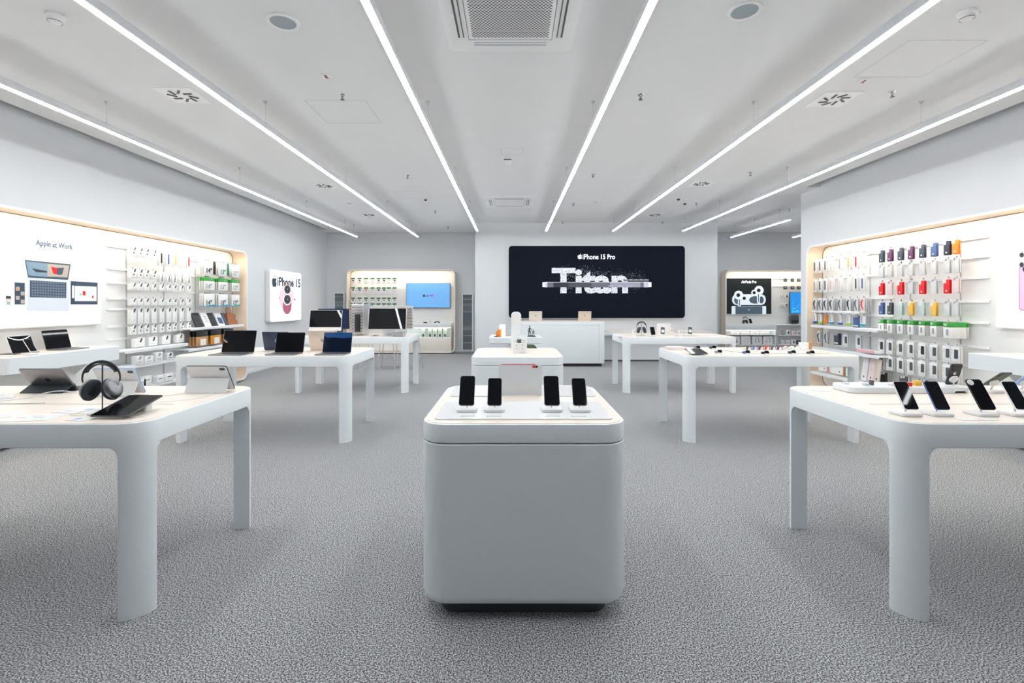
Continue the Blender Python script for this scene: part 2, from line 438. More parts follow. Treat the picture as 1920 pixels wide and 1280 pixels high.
for px, py, lb in ((642, 177, 'nearest chrome sprinkler left of centre'), (1201, 177, 'nearest chrome sprinkler right of centre'), (1673, 172, 'chrome sprinkler by the right strip light'),
                   (764, 328, 'sprinkler above the left of the far air conditioner'), (1112, 326, 'sprinkler right of the square junction box'), (1407, 323, 'sprinkler beside the right long strip light'),
                   (816, 395, 'small far sprinkler left of the far air conditioner'), (1075, 381, 'small far sprinkler right of the far air conditioner'), (1306, 380, 'far sprinkler right of the pair of black dots'),
                   (840, 425, 'furthest sprinkler above the left rear wall'), (1054.6, 415.5, 'furthest sprinkler above the dark banner, left one'), (1242, 415.5, 'furthest sprinkler above the dark banner, right one'),
                   (1480, 392, 'sprinkler over the short alcove strip light'), (1392, 423, 'furthest sprinkler in the right alcove')):
    sprinkler(px, py, lb)
for px, py, lb in ((611, 141, 'white square call point with dark red slot, left ceiling'), (1620, 150, 'white square call point with dark red slot, right ceiling')):
    p = onC(px, py); t = thing('alarm_point', lb, 'alarm', (p.x, p.y, CEIL), 0, 'ceiling alarm points')
    b = MB(); b.box((0, 0, -.006), (.075, .075, .012), .002); b.build('plate', PLAST, t)
    b = MB(); b.box((0, 0, -.0125), (.018, .05, .003)); b.build('slot', mat('dark red', (.12, .01, .01), .4), t)
    b = MB(); b.box((.004, .032, -.0125), (.04, .007, .003)); b.build('orange_line', ORANGE, t)
p = onC(952, 300); t = thing('junction_box', 'white square box with a black slit on the ceiling centre', 'ceiling box', (p.x, p.y, CEIL))
b = MB(); b.box((0, 0, -.03), (.1, .1, .06), .004); b.build('case', PLAST, t)
b = MB(); b.box((0, -.047, -.002), (.11, .006, .012)); b.box((0, -.051, -.006), (.1, .004, .01)); b.build('slit', BLACK, t)
for px, py, lb in ((1272, 373, 'left black spot of the pair of small ceiling sensors'), (1284, 381.5, 'right black spot of the pair of small ceiling sensors'), (798, 374, 'tiny black ceiling sensor near the left small hatch')):
    p = onC(px, py); b = MB(); b.lathe([(.0, -.03), (.02, -.026), (.03, -.012), (.03, 0)], n=14)
    tag(b.build('ceiling_sensor', BLACK, loc=(p.x, p.y, CEIL)), lb, 'sensor', 'ceiling sensors')

# ================= display tables ===================================================
def make_table():
    t = thing('display_table', 'x', 'table', (0, 0, 0), 0, 'white display tables with pale wood tops')
    hx, hy, r, L = .925, .51, .125, .105
    out = rrect(2 * hx, 2 * hy, r, 10)
    b = MB(); b.stack(out, [(.004, .79), (0, .794), (0, .894), (.003, .899), (.01, .9)]); b.build('frame', WHITE, t)
    b = MB(); b.stack(rrect(2 * hx - .03, 2 * hy - .03, r - .015, 10), [(0, .899), (0, .9022)]); b.build('tabletop', BIRCH, t)
    b = MB(); b.box((0, -.08, .9026), (2 * hx - .3, .006, .001)); b.build('cable_slot', GREY2, t)
    for sx in (-1, 1):
        for sy in (-1, 1):
            b = MB(); b.M = Matrix.Translation((sx * hx, sy * hy, 0)) @ Matrix.Diagonal((-sx, -sy, 1, 1))
            arc = [(r - r * math.cos(math.radians(a)), r - r * math.sin(math.radians(a))) for a in range(10, 81, 7)]
            poly = [(.002, L)] + arc + [(L, .002), (L, L)]
            b.prism(poly, 0, .795)
            R = .055
            f = [(L - .002, .795), (L + R, .795)] + [(L + R - R * math.sin(math.radians(a)), .795 - R + R * math.cos(math.radians(a))) for a in range(10, 90, 10)] + [(L, .795 - R), (L - .002, .795 - R)]
            b.prism(f, .002, .05, 'y'); b.prism(f, .002, .05, 'x')
            o = b.build('leg', WHITE, t)
            bm = bmesh.new(); bm.from_mesh(o.data); bmesh.ops.recalc_face_normals(bm, faces=bm.faces); bm.to_mesh(o.data); bm.free()
    return t
T0 = make_table()
TAB = []
for i, (x, y, lb) in enumerate(((-2.615, 2.706, 'nearest left white display table carrying headphones and tablets'), (-2.615, 5.51, 'left middle white display table carrying three open black laptops'),
                            (-2.615, 8.29, 'far left white display table carrying desktop computers'), (2.715, 2.706, 'nearest right white display table carrying four tilted phones'),
                            (2.715, 5.51, 'right middle white display table carrying watches and bands'), (2.715, 8.29, 'far right white display table carrying headphones and chargers'))):
    if i == 0: T0.location = (x, y, 0); T0['label'] = lb; TAB.append(T0)
    else: TAB.append(dup(T0, (x, y, 0), label=lb))
ZT = .9022

# ================= islands ==========================================================
def make_island():
    t = thing('display_island', 'x', 'display counter', (0, 0, 0), 0, 'white display islands in the aisle')
    W, D, r = .952, 1.05, .12
    out = rrect(W, D, r, 10)
    b = MB(); b.stack(rrect(W - .16, D - .16, r - .04, 8), [(0, 0), (0, .075)]); b.build('plinth', mat('dark plinth', (.06, .06, .065), .6), t)
    R = .05; b = MB(); b.stack(out, [(R - R * math.sin(math.radians(a)), .068 + R - R * math.cos(math.radians(a))) for a in range(0, 91, 15)] + [(0, .806), (.004, .810)]); b.build('body', WHITE, t)
    b = MB(); b.stack(out, [(.01, .808), (.01, .82)], True); b.build('shadow_gap', GREY2, t)
    b = MB(); b.stack(out, [(.004, .815), (0, .819), (0, .893), (.003, .899), (.01, .9)]); b.build('upper_band', WHITE, t)
    b = MB(); b.stack(rrect(W - .03, D - .03, r - .015, 10), [(0, .899), (0, .9022)]); b.build('wooden_top', BIRCH, t)
    return t
I0 = make_island(); I0.location = (.053, 2.715, 0); I0['label'] = 'nearest white rounded island holding four black phones'
I1 = dup(I0, (.05, 5.43, 0), label='second white rounded island, behind the nearest one, with a tall white tower')

# pedestal table behind the islands
p0 = thing('pedestal_table', 'small white slab table on a round foot behind the second island', 'table', (.05, 8.1, 0))
b = MB(); b.stack(rrect(.86, .75, .1, 8), [(.01, .80), (0, .81), (0, .895), (.006, .90)]); b.build('slab_top', WHITE, p0)
b = MB(); b.lathe([(.26, 0), (.26, .015), (.07, .04), (.06, .6), (.09, .73), (.2, .80)]); b.build('foot', WHITE, p0)

# service counter
t = thing('service_counter', 'white panelled service counter under the dark banner', 'counter', (1.055, 11.43, 0))
b = MB(); b.box((0, 0, .55), (2.09, .76, .96), .006); b.build('body', WHITE, t)
b = MB(); b.box((0, .0, .035), (1.98, .66, .07)); b.build('plinth', BLACK, t)
b = MB(); b.box((0, 0, 1.035), (2.09, .76, .012), .003); b.build('worktop', BEIGE, t)
b = MB(); b.box((0, -.383, .95), (1.86, .006, .006)); b.box((-.93, -.383, .52), (.006, .006, .87)); b.box((.93, -.383, .52), (.006, .006, .87)); b.build('panel_seams', GREY1, t)
t = thing('wall_desk', 'low white wall desk with pale wood top behind the far right table', 'desk', (3.5, 12.1, 0))
b = MB(); b.box((0, 0, .70), (2.75, .56, .09), .006); b.build('apron', WHITE, t)
b = MB(); b.box((0, 0, .750), (2.75, .56, .012), .003); b.build('wooden_top', BIRCH, t)
b = MB(); b.box((0, .1, .35), (2.7, .34, .62)); b.build('back_panel', WALL, t)
b = MB(); b.box((0, .1, .02), (2.66, .32, .04)); b.build('plinth', GREY3, t)

# ================= niches (lined display bays) ======================================
def niche(name, label, loc, rz, w, z0, z1, d=.27):
    """front at local y=0, back at y=+d; local x runs left to right seen from the front"""
    t = thing(name, label, 'wall display', loc, rz)
    h = z1 - z0; zc = (z0 + z1) / 2
    out = rrect(w, h, .16, 10, 0, zc); inn = rrect(w - .036, h - .036, .145, 10, 0, zc)
    b = MB(); b.ring(out, inn, 0, d + .01, 'y'); b.build('frame_lining', FRAMEW, t)
    b = MB(); b.ring(rrect(w + .002, h + .002, .161, 10, 0, zc), rrect(w - .056, h - .056, .14, 10, 0, zc), -.010, .004, 'y'); b.build('frame_edge', PANEL, t)
    b = MB(); b.prism(rrect(w - .03, h - .03, .147, 10, 0, zc), d - .005, d + .012, 'y'); b.build('back_panel', PANEL, t)
    b = MB(); g = rrect(w - .04, h - .04, .142, 10, 0, zc); b.ring(g, rrect(w - .056, h - .056, .136, 10, 0, zc), d - .008, d - .004, 'y'); b.build('shadow_seam', GREY3, t)
    b = MB(); b.box((0, .020, z1 - .0196), (w - .4, .020, .0036)); b.build('led_strip', WARML, t)
    return t
NXL, NXR = -5.0, 5.03
NL = niche('display_niche', 'long wood lined display niche on the left wall', (NXL, (2.2 + 9.12) / 2, 0), PI / 2, 9.12 - 2.2, .03, 2.415)
NR = niche('display_niche', 'long wood lined display niche on the right wall', (NXR, (2.2 + 8.28) / 2, 0), -PI / 2, 8.28 - 2.2, .03, 2.415)
NB = niche('display_niche', 'wood lined display niche on the left rear wall with a television', (-3.185, 13.8, 0), 0, 3.09, .03, 2.415)
NA = niche('display_niche', 'display niche in the right rear alcove with an earphone poster', (7.62, 13.8, 0), 0, 3.1, .03, 2.40)
# side backing between niche and wall (the boxes stand proud of the walls)
for nm, x0, x1, y0, y1 in (('trim_left', -5.43, -5.285, 2.3, 9.0), ('trim_right', 5.315, 5.45, 2.3, 8.16)):
    block(nm, x0, x1, y0, y1, .1, 2.34, WALL)

# ================= camera and render settings ======================================
cam = bpy.data.cameras.new('camera'); co = bpy.data.objects.new('camera', cam); C.objects.link(co)
co.location = (0, 0, HC); co.rotation_euler = (PI / 2, 0, 0)
cam.sensor_width = 36; cam.lens = 36 * FPX / 1920; cam.shift_x = -1 / 1920; cam.shift_y = -72 / 1920; cam.clip_end = 100; cam.clip_start = .05
sc = bpy.context.scene; sc.camera = co
w = bpy.data.worlds.new('world'); sc.world = w; w.use_nodes = True
w.node_tree.nodes['Background'].inputs[0].default_value = (.5, .55, .6, 1); w.node_tree.nodes['Background'].inputs[1].default_value = .3
vs = sc.view_settings; vs.view_transform = 'Standard'; vs.look = 'None'; vs.gamma = 1; vs.use_curve_mapping = False; vs.exposure = 1.0
sc.cycles.max_bounces = 10; sc.cycles.diffuse_bounces = 6; sc.cycles.sample_clamp_indirect = 6
# ================= phones on security stands ========================================
def stand_parts(t, z_head, y_head, base=.104, chrome=True):
    b = MB(); b.stack(rrect(base, base, .018, 5), [(.003, 0), (.003, .002)]); b.build('foot_pad', GREY2, t)
    b = MB(); b.stack(rrect(base, base, .018, 5), [(.001, .002), (0, .004), (0, .014), (.003, .0165)]); b.build('base', PLAST, t)
    b = MB(); b.tube([(0, 0, .016), (0, y_head * .6, z_head * .6), (0, y_head, z_head)], .0042, 8); b.build('stem', CHROME, t)
    b = MB(); b.M = Matrix.Translation((0, y_head, z_head)) @ Euler((math.radians(58), 0, 0)).to_matrix().to_4x4()
    b.lathe([(.012, -.006), (.024, -.004), (.026, .002), (.024, .0055)], n=20); b.build('puck', PLAST, t)
def phone(w, h, label, loc, tilt=32, rz=0, body=GREY3, group=None, screen=SCREEN, back=False):
    t = thing('smartphone', label, 'phone', loc, rz, group, rx=-math.radians(tilt))
    b = MB(); b.prism(rrect(w, h, w * .16, 6, 0, h / 2), 0, .008, 'y', bev=.0018); b.build('body', body, t)
    b = MB(); b.prism(rrect(w - .004, h - .004, w * .15, 6, 0, h / 2), -.0006, .001, 'y'); b.build('screen', screen, t)
    b = MB(); cz = h - .025
    for k, (dx, dz) in enumerate(((.014, 0), (.014, -.018))): b.prism(ell(.0065, .0065, 14, w / 2 - dx - .006, cz + dz), .008, .0105, 'y')
    b.build('camera_lens', BLACK, t)
    return t
def phone_display(x, y, z, label_p, label_s, w=.0716, h=.147, body=GREY3, rz=0, gp=None, screen=SCREEN):
    """a stand and the phone it holds: bottom edge of the phone 37 mm above the surface"""
    s = thing('phone_stand', label_s, 'stand', (x, y, z), rz, 'security stands for phones')
    tilt = 32; a = math.radians(tilt)
    bx = 0; by = -.042; bz = .034
    mid = h * .48
    py, pz = by + math.sin(a) * mid + .0135 * math.cos(a), bz + math.cos(a) * mid - .0135 * math.sin(a)
    stand_parts(s, pz, py)
    off = Euler((0, 0, rz)).to_matrix() @ Vector((bx, by, bz))
    p = phone(w, h, label_p, (x + off.x, y + off.y, z + off.z), tilt, rz, body, gp, screen)
    return s, p
for px, w, h, lp, ls in ((875.5, .0778, .160, 'first black screen phone from the left on the nearest island', 'white stand under the first phone on the nearest island'),
                 (927.5, .0716, .147, 'second phone from the left on the nearest island, slightly smaller', 'white stand under the second phone on the nearest island'),
                 (1034.5, .0778, .160, 'third phone from the left on the nearest island, larger size', 'white stand under the third phone on the nearest island'),
                 (1086.5, .0716, .147, 'rightmost phone on the nearest island, slightly smaller', 'white stand under the rightmost phone on the nearest island')):
    x = (px - 961) * 2.43 / FPX
    phone_display(x, 2.44, ZT + .006, lp, ls, w, h, SGREY, 0, 'phones on the nearest island')
# clear trays on the island
def tray(x, y, w, d, z, label, h=.006):
    b = MB(); b.stack(rrect(w, d, .02, 5), [(.001, 0), (0, .001), (0, h - .001), (.001, h)])
    return tag(b.build('acrylic_tray', ACRYL, loc=(x, y, z)), label, 'tray', 'white acrylic trays')
tray(.053, 2.465, .84, .39, ZT, 'wide white acrylic tray under the four phones')
tray(-.215, 3.0, .31, .34, ZT, 'white acrylic tray at the left rear of the nearest island')
tray(.335, 3.0, .31, .34, ZT, 'white acrylic tray at the right rear of the nearest island')
for px, lb in ((878, 'pale price card below the first island phone'), (926, 'pale price card below the second island phone'), (1036, 'pale price card below the third island phone'), (1085, 'pale price card below the rightmost island phone')):
    x = (px - 961) * 2.31 / FPX; b = MB(); b.box((0, 0, .0012), (.07, .022, .0024), .0008); b.m = 1; b.box((0, 0, .0026), (.05, .004, .0004))
    tag(b.build('price_card', [ACRYL, GREY1], loc=(x, 2.32, ZT + .006)), lb, 'card', 'price cards on the nearest island')
# small standing sign with red edge on island rear
t = thing('acrylic_sign', 'low grey acrylic sign with red top edge and red badge', 'sign', (.045, 2.86, ZT))
b = MB(); b.box((0, 0, .092), (.255, .006, .184), .002); b.build('panel', mat('grey acrylic', (.72, .74, .76), .15), t)
b = MB(); b.box((-.01, 0, .1855), (.20, .0065, .0035)); b.build('red_edge', RED, t)
b = MB(); b.prism(rrect(.034, .014, .007, 5, .088, .172), -.0045, -.003, 'y'); b.build('badge', RED, t)
b = MB(); b.prism(ell(.0065, .0065, 14, .0985, .172), -.0052, -.0045, 'y'); b.build('badge_dot', BLACK, t)
b = MB(); b.box((0, .02, .003), (.2, .05, .006), .001); b.build('foot', ACRYL, t)

# second island: tower and info card
p = onZ(967.5, 650, ZT)
Yt = 5.72; xt = (967.7 - 961) * Yt / FPX
t = thing('dispenser_tower', 'tall slim white rounded tower on the second island', 'dispenser', (xt, Yt, ZT))
b = MB(); b.stack(rrect(.115, .11, .02, 5), [(0, 0), (0, .345)]); b.build('column', WHITE, t)
b = MB(); b.prism([(x, z) for x, z in rrect(.118, .16, .045, 6, 0, .365) if True], -.056, .056, 'y', bev=.008); b.build('cap', PLAST, t)
t = thing('info_card', 'white info card with a grey device picture on the second island', 'card', ((974.5 - 961) * 5.25 / FPX, 5.25, ZT))
b = MB(); b.M = Euler((-.12, 0, 0)).to_matrix().to_4x4(); b.box((0, 0, .088), (.155, .006, .176), .001); b.build('card', PAPER, t)
b = MB(); b.M = Euler((-.12, 0, 0)).to_matrix().to_4x4()
b.box((-.005, -.0035, .134), (.045, .001, .038)); b.m = 1; b.box((-.04, -.0035, .131), (.01, .001, .02)); b.box((.042, -.0035, .142), (.035, .001, .005)); b.box((.042, -.0035, .122), (.035, .001, .005))
b.box((-.01, -.0035, .162), (.06, .001, .003))
for xx, zz in ((-.035, .09), (.03, .09), (-.035, .055), (.03, .055)): b.prism(ell(.006, .006, 10, xx, zz), -.004, -.003, 'y')
b.m = 2; b.box((.03, -.0035, .012), (.06, .001, .006)); b.build('print', [GREY3, GREY2, GREY1], t)
b = MB(); b.box((0, .02, .003), (.12, .06, .006), .001); b.build('foot', ACRYL, t)
p = onZ(996, 651.5, ZT)
t = thing('green_box', 'small green boxed gadget at the rear of the second island', 'box', (p.x, p.y - .05, ZT), .1)
b = MB(); b.box((-.01, 0, .022), (.085, .05, .044), .003); b.build('box', mat('moss green', (.07, .13, .04), .5), t)
b = MB(); b.prism([(.034, 0), (.07, 0), (.034, .034)], -.024, .024, 'y'); b.build('black_wedge', BLACK, t)
# things on the pedestal table
zp = .90; Y = 8.0
def px2(px, Y): return (px - 961) * Y / FPX
t = thing('table_lamp', 'glowing pale yellow block lamp on the small pedestal table', 'lamp', (px2(942, Y), Y, zp))
b = MB(); b.stack(rrect(.09, .09, .012, 4), [(0, .01), (0, .185), (.006, .19)]); b.build('lamp_shade', mat('glowing lamp', (1, .95, .75), .5, emit=1.3, ecol=(.98, 1, .72)), t)
b = MB(); b.stack(rrect(.095, .095, .012, 4), [(0, 0), (0, .011)]); b.build('base', PLAST, t)
t = thing('orange_speaker', 'orange half round gadget beside the glowing lamp', 'gadget', (px2(936, 7.92), 7.9, zp))
b = MB(); b.prism([(-.055, 0)] + [(-.055 + .05 * (1 - math.cos(math.radians(a))), .10 * math.sin(math.radians(a)) + .02) for a in range(0, 91, 15)] + [(.02, .12), (.02, 0)], -.03, .03, 'y', bev=.004); b.build('body', ORANGE, t)
b = MB(); b.box((.03, -.0, .07), (.02, .05, .14), .003); b.build('front_post', YEL, t)
b = MB(); b.stack(rrect(.07, .05, .02, 4), [(.002, 0), (0, .003), (0, .012)]); tag(b.build('black_puck', BLACK, loc=(px2(930, 7.85), 7.85, zp)), 'small black puck at the left of the pedestal table', 'gadget')
b = MB(); b.stack(rrect(.09, .04, .01, 4), [(.002, 0), (0, .003), (0, .03)]); b.tube([(.0, 0, .03), (.02, 0, .05), (.05, 0, .035)], .004); tag(b.build('plug_adapter', GREY2, loc=(px2(952, 8.05), 8.05, zp)), 'grey plug adapter with cable behind the lamp on the pedestal table', 'adapter')
t = thing('robot_figurine', 'black poseable robot figurines on a dark base', 'figurine', (px2(996, 7.95), 7.95, zp))
b = MB(); b.lathe([(.065, 0), (.065, .012), (.05, .02)], n=18, sx=1, sy=.7); b.lathe([(.04, 0), (.04, .012)], (.035, -.03, 0), n=16); b.build('base', BLACK, t)
def figure(b, x, z, s):
    b.tube([(x - .012 * s, 0, z), (x - .016 * s, 0, z + .035 * s), (x - .004 * s, 0, z + .075 * s), (x, 0, z + .12 * s)], [.005 * s, .007 * s, .009 * s, .013 * s], 7)
    b.tube([(x + .02 * s, 0, z), (x + .015 * s, -.006, z + .04 * s), (x, 0, z + .075 * s)], [.005 * s, .007 * s, .009 * s], 7)
    b.tube([(x, 0, z + .115 * s), (x - .024 * s, 0, z + .095 * s), (x - .02 * s, -.01, z + .06 * s)], .005 * s, 6)
    b.tube([(x, 0, z + .115 * s), (x + .026 * s, 0, z + .10 * s), (x + .034 * s, -.01, z + .07 * s)], .005 * s, 6)
    b.lathe([(0, 0), (.010 * s, .006 * s), (.011 * s, .016 * s), (0, .026 * s)], (x, 0, z + .125 * s), 10)
b = MB(); figure(b, -.025, .018, 1.05); b.build('figure', BLACK, t)
b = MB(); figure(b, .035, .018, .68); b.build('figure', BLACK, t)
# ================= tablets ==========================================================
def away_tablet(label, loc, w, body, cover, prof, fold, rz=0, lens=True, logo=True, edge=None):
    """tablet facing away and leaning towards us.  prof: (top, foot_of_tablet) in (y,z); fold: list of (y,z) of the cover"""
    t = thing('folio_tablet', label, 'tablet', loc, rz, 'tablets on the nearest left table')
    (ty, tz), (by, bz) = prof; L = math.hypot(ty - by, tz - bz); a = math.atan2(by - ty, tz - bz)   # lean towards -y
    M = Matrix.Translation((0, by, bz)) @ Euler((a, 0, 0)).to_matrix().to_4x4()
    b = MB(); b.M = M; b.prism(rrect(w, L, .014, 5, 0, L / 2), 0, .007, 'y', bev=.002); b.build('body', edge or body, t)
    b = MB(); b.M = M; b.prism(rrect(w - .01, L - .01, .01, 5, 0, L / 2), .0066, .0076, 'y'); b.build('screen', SCREEN, t)
    b = MB(); b.M = M; b.prism(rrect(w - .006, L - .006, .012, 5, 0, L / 2), -.0025, .0005, 'y', bev=.0008); b.build('back_cover', body, t)
    if lens:
        b = MB(); b.M = M; b.prism(rrect(.034, .017, .008, 5, w / 2 - .03, L - .02), -.0045, -.002, 'y'); b.build('camera_lens', NAVY, t)
    if logo:
        b = MB(); b.M = M
        for q in apple(.036, 0, L * .42): b.prism(q, -.0032, -.002, 'y')
        b.build('logo', BLACK, t)
    b = MB()
    for (y0, z0), (y1, z1) in zip(fold, fold[1:]):
        n = Vector((0, z1 - z0, -(y1 - y0))).normalized() * .0025
        P = [(-w / 2, y0, z0), (w / 2, y0, z0), (w / 2, y1, z1), (-w / 2, y1, z1)]
        b.add([tuple(Vector(p) + n) for p in P] + [tuple(Vector(p) - n) for p in P], [(0, 1, 2, 3), (7, 6, 5, 4), (0, 4, 5, 1), (1, 5, 6, 2), (2, 6, 7, 3), (3, 7, 4, 0)])
    b.build('folded_stand', cover, t); return t
away_tablet('grey tablet on a dark folding keyboard, nearest left table', (-2.855, 2.93, ZT), .262, SGREY, mat('charcoal fabric', (.035, .045, .055), .7),
            ((-.012, .150), (.083, .03)), [(0, .003), (.078, .048), (.10, .006), (.22, .006)], lens=False)
away_tablet('white backed tablet with light blue edge behind the headphones', (-2.338, 2.82, ZT), .25, mat('white folio', (.80, .81, .82), .5), mat('white folio', (.8, .8, .8)),
            ((.012, .163), (.10, .006)), [(0, .003), (.040, .086), (.0405, .0865)], edge=LBLUE, logo=False)
away_tablet('white backed tablet with dark edge nearest the middle table', (-1.865, 2.94, ZT), .25, mat('white folio', (.80, .81, .82), .5), mat('white folio', (.8, .8, .8)),
            ((.0, .165), (.095, .006)), [(-.005, .003), (.032, .086), (.0325, .0865)], edge=GREY3, logo=False)
def flat_tablet(label, loc, w, h, tilt, rz=0, group='tablets propped screen up'):
    t = thing('propped_tablet', label, 'tablet', loc, rz, group)
    M = Euler((tilt, 0, 0)).to_matrix().to_4x4()
    b = MB(); b.M = M; b.prism(rrect(w, h, .012, 5, 0, h / 2), .012, .019, bev=.002); b.build('body', GREY3, t)
    b = MB(); b.M = M; b.prism(rrect(w - .006, h - .006, .01, 5, 0, h / 2), .0188, .0196); b.build('screen', SCREEN, t)
    b = MB(); zz = math.sin(tilt) * h * .8; b.stack(rrect(w * .5, .05, .01, 4, 0, h * .80), [(0, 0), (0, .008 + zz)]); b.build('prop', PLAST, t)
    return t
flat_tablet('black tablet lying propped on the front corner of the nearest left table', (-1.90, 2.275, ZT), .18, .245, .22)
flat_tablet('black tablet propped on the corner of the right middle table', (1.965, 5.07, ZT), .18, .22, .14)
# ================= headphones =======================================================
def headphones(label, loc, rz, group='over ear headphones on stands', s=1.0, col=None):
    col = col or mat('graphite headphones', (.045, .05, .055), .45)
    t = thing('headphones', label, 'headphones', loc, rz, group)
    # local z=0 at the lowest point of the cups
    for sx in (-1, 1):
        M = Matrix.Translation((sx * .046, 0, .050)) @ Euler((0, -sx * math.radians(20), -.5 if s == 1 else 0)).to_matrix().to_4x4() @ Euler((0, sx * PI / 2, 0)).to_matrix().to_4x4()
        b = MB(); b.lathe([(0, .027), (.020, .0265), (.034, .023), (.041, .016), (.044, .006), (.044, .0)], n=28, M=M, sx=1.2, sy=.98); b.build('ear_cup', SGREY if group.startswith('over ear') and s > .99 else col, t)
        b = MB(); b.lathe([(.044, .0), (.047, -.008), (.044, -.019), (.036, -.022), (.026, -.019), (.022, -.008), (.0, -.006)], n=28, M=M, sx=1.2, sy=.98); b.build('ear_cushion', mat('dark knit', (.035, .045, .055), .85), t)
    b = MB()
    arc = [(.078 * math.cos(math.radians(a)), 0, .105 + .078 * math.sin(math.radians(a)) * 1.05) for a in range(-12, 193, 12)]
    b.tube(arc, [.0038 + .003 * math.sin(math.radians(max(0, min(180, a)))) for a in range(-12, 193, 12)], 8); b.build('headband', col, t)
    b = MB(); arc2 = [(.066 * math.cos(math.radians(a)), 0, .112 + .062 * math.sin(math.radians(a))) for a in range(20, 161, 10)]
    for yy in (-.013, 0, .013): b.tube([(x, yy, z) for x, y, z in arc2], .0035, 6)
    b.build('head_cushion', col, t)
    for sx in (-1, 1):
        b = MB(); b.tube([(sx * .0765, 0, .09), (sx * .072, 0, .07), (sx * .068, 0, .055)], .0032, 8); b.build('slider', CHROME, t)
    return t
def headphone_stand(label, loc, rz, h, base=.09):
    t = thing('headphone_stand', label, 'stand', loc, rz, 'headphone stands')
    b = MB(); b.stack(rrect(base, base, .02, 5), [(.002, 0), (0, .002), (0, .01), (.003, .013)]); b.build('base', ACRYL, t)
    b = MB(); b.cyl((0, .01, .012), (0, .01, h * .42), .003, n=8); b.cyl((0, .01, h * .42), (0, .01, h - .012), .0035, n=8); b.tube([(0, .022, h - .022), (0, .01, h - .012), (0, -.02, h - .012)], .0045, 8); b.build('pole', GREY3, t)
headphones('grey over ear headphones hanging on a thin stand, nearest left table', (-2.04, 2.40, .974), .30)
headphone_stand('thin stand under the grey headphones, nearest left table', (-2.04, 2.40, ZT), .30, .26)
headphones('dark over ear headphones on the far right table', (2.12, 7.95, .958), -.1, s=.9)
headphone_stand('white based stand holding headphones on the far right table', (2.12, 7.95, ZT), -.1, .246, .14)

# cables and papers on the nearest left table
def cable(label, pts, r=.0022, m=CABLE, group='white security cables'):
    P = []; pts = [Vector(p) for p in pts]
    for i in range(len(pts) - 1):
        p0 = pts[max(i - 1, 0)]; p1 = pts[i]; p2 = pts[i + 1]; p3 = pts[min(i + 2, len(pts) - 1)]
        for k in range(6):
            u = k / 6; P.append(.5 * ((2 * p1) + (p2 - p0) * u + (2 * p0 - 5 * p1 + 4 * p2 - p3) * u * u + (3 * p1 - p0 - 3 * p2 + p3) * u ** 3))
    P.append(pts[-1]); b = MB(); b.tube(P, r, 6); return tag(b.build('cable', m), label, 'cable', group)
ZC = ZT + .003
cable('white cable looping from the grey tablet towards the headphones', [(-2.66, 2.99, ZC), (-2.83, 2.72, ZC), (-2.90, 2.66, ZC), (-2.78, 2.62, ZC), (-2.55, 2.64, ZC)])
cable('white cable arching from the headphones to the cable slot', [(-2.12, 2.40, .99), (-2.30, 2.48, 1.0), (-2.55, 2.62, .96), (-2.78, 2.78, ZC), (-2.8, 2.64, ZC)])
cable('white cable behind the propped black tablet', [(-1.83, 2.50, ZC), (-1.78, 2.40, ZC), (-1.80, 2.32, ZC), (-1.86, 2.31, ZC)])
cable('thin cable running from the headphone stand to the slot', [(-2.05, 2.37, ZC), (-2.16, 2.36, ZC), (-2.13, 2.50, ZC), (-2.02, 2.62, ZC)], .0015)
cable('white cable near the right end of the nearest left table', [(-2.24, 2.80, ZC), (-2.19, 2.88, ZC), (-2.05, 2.84, ZC), (-1.98, 2.95, ZC)], .0018)
cable('thin cable beside the dark edged tablet', [(-1.78, 2.93, ZC), (-1.80, 2.76, ZC), (-1.95, 2.66, ZC), (-2.1, 2.64, ZC)], .0015)
def leaflet(label, loc, w, d, rz, blobs, group='paper cards on the nearest left table', z=.0018):
    b = MB(); b.box((0, 0, z / 2), (w, d, z))
    for k, (x, y, ww, dd, mi) in enumerate(blobs): b.m = mi; b.box((x, y, z), (ww, dd, .0006))
    return tag(b.build('leaflet', [PAPER, PPINK, GREY1, LBLUE, PINK, GREY2], loc=loc, rot=(0, 0, rz)), label, 'leaflet', group)
leaflet('white leaflet with red and grey pictures by the front edge', (-2.29, 2.31, ZT), .21, .15, .15, ((-.05, .0, .04, .01, 4), (.0, .03, .05, .006, 5), (.03, -.01, .04, .008, 5), (.0, -.055, .16, .004, 1)))
leaflet('white leaflet with a blue picture by the headphone stand', (-2.20, 2.47, ZT), .2, .13, -.1, ((.03, .02, .05, .025, 3), (-.05, -.02, .04, .02, 2), (.02, -.03, .1, .01, 1)))
leaflet('blank white card at the left front of the nearest table', (-2.50, 2.36, ZT), .15, .12, .3, ((0, -.02, .1, .004, 2),))
leaflet('white card under the headphone stand front', (-2.03, 2.28, ZT), .10, .07, -.2, ((-.02, 0, .03, .03, 3),))
t = thing('white_mouse', 'low white mouse shaped gadget at the left of the nearest table', 'mouse', (-2.93, 2.78, ZT), .4)
b = MB(); b.lathe([(.0, .022), (.3, .021), (.7, .016), (.95, .008), (1, .002), (.97, 0)][::-1], n=24, M=Matrix.Diagonal((.055, .032, 1, 1))); b.build('shell', PLAST, t)
b = MB(); b.box((.0, 0, .0225), (.004, .03, .001)); b.build('wheel', GREY2, t)

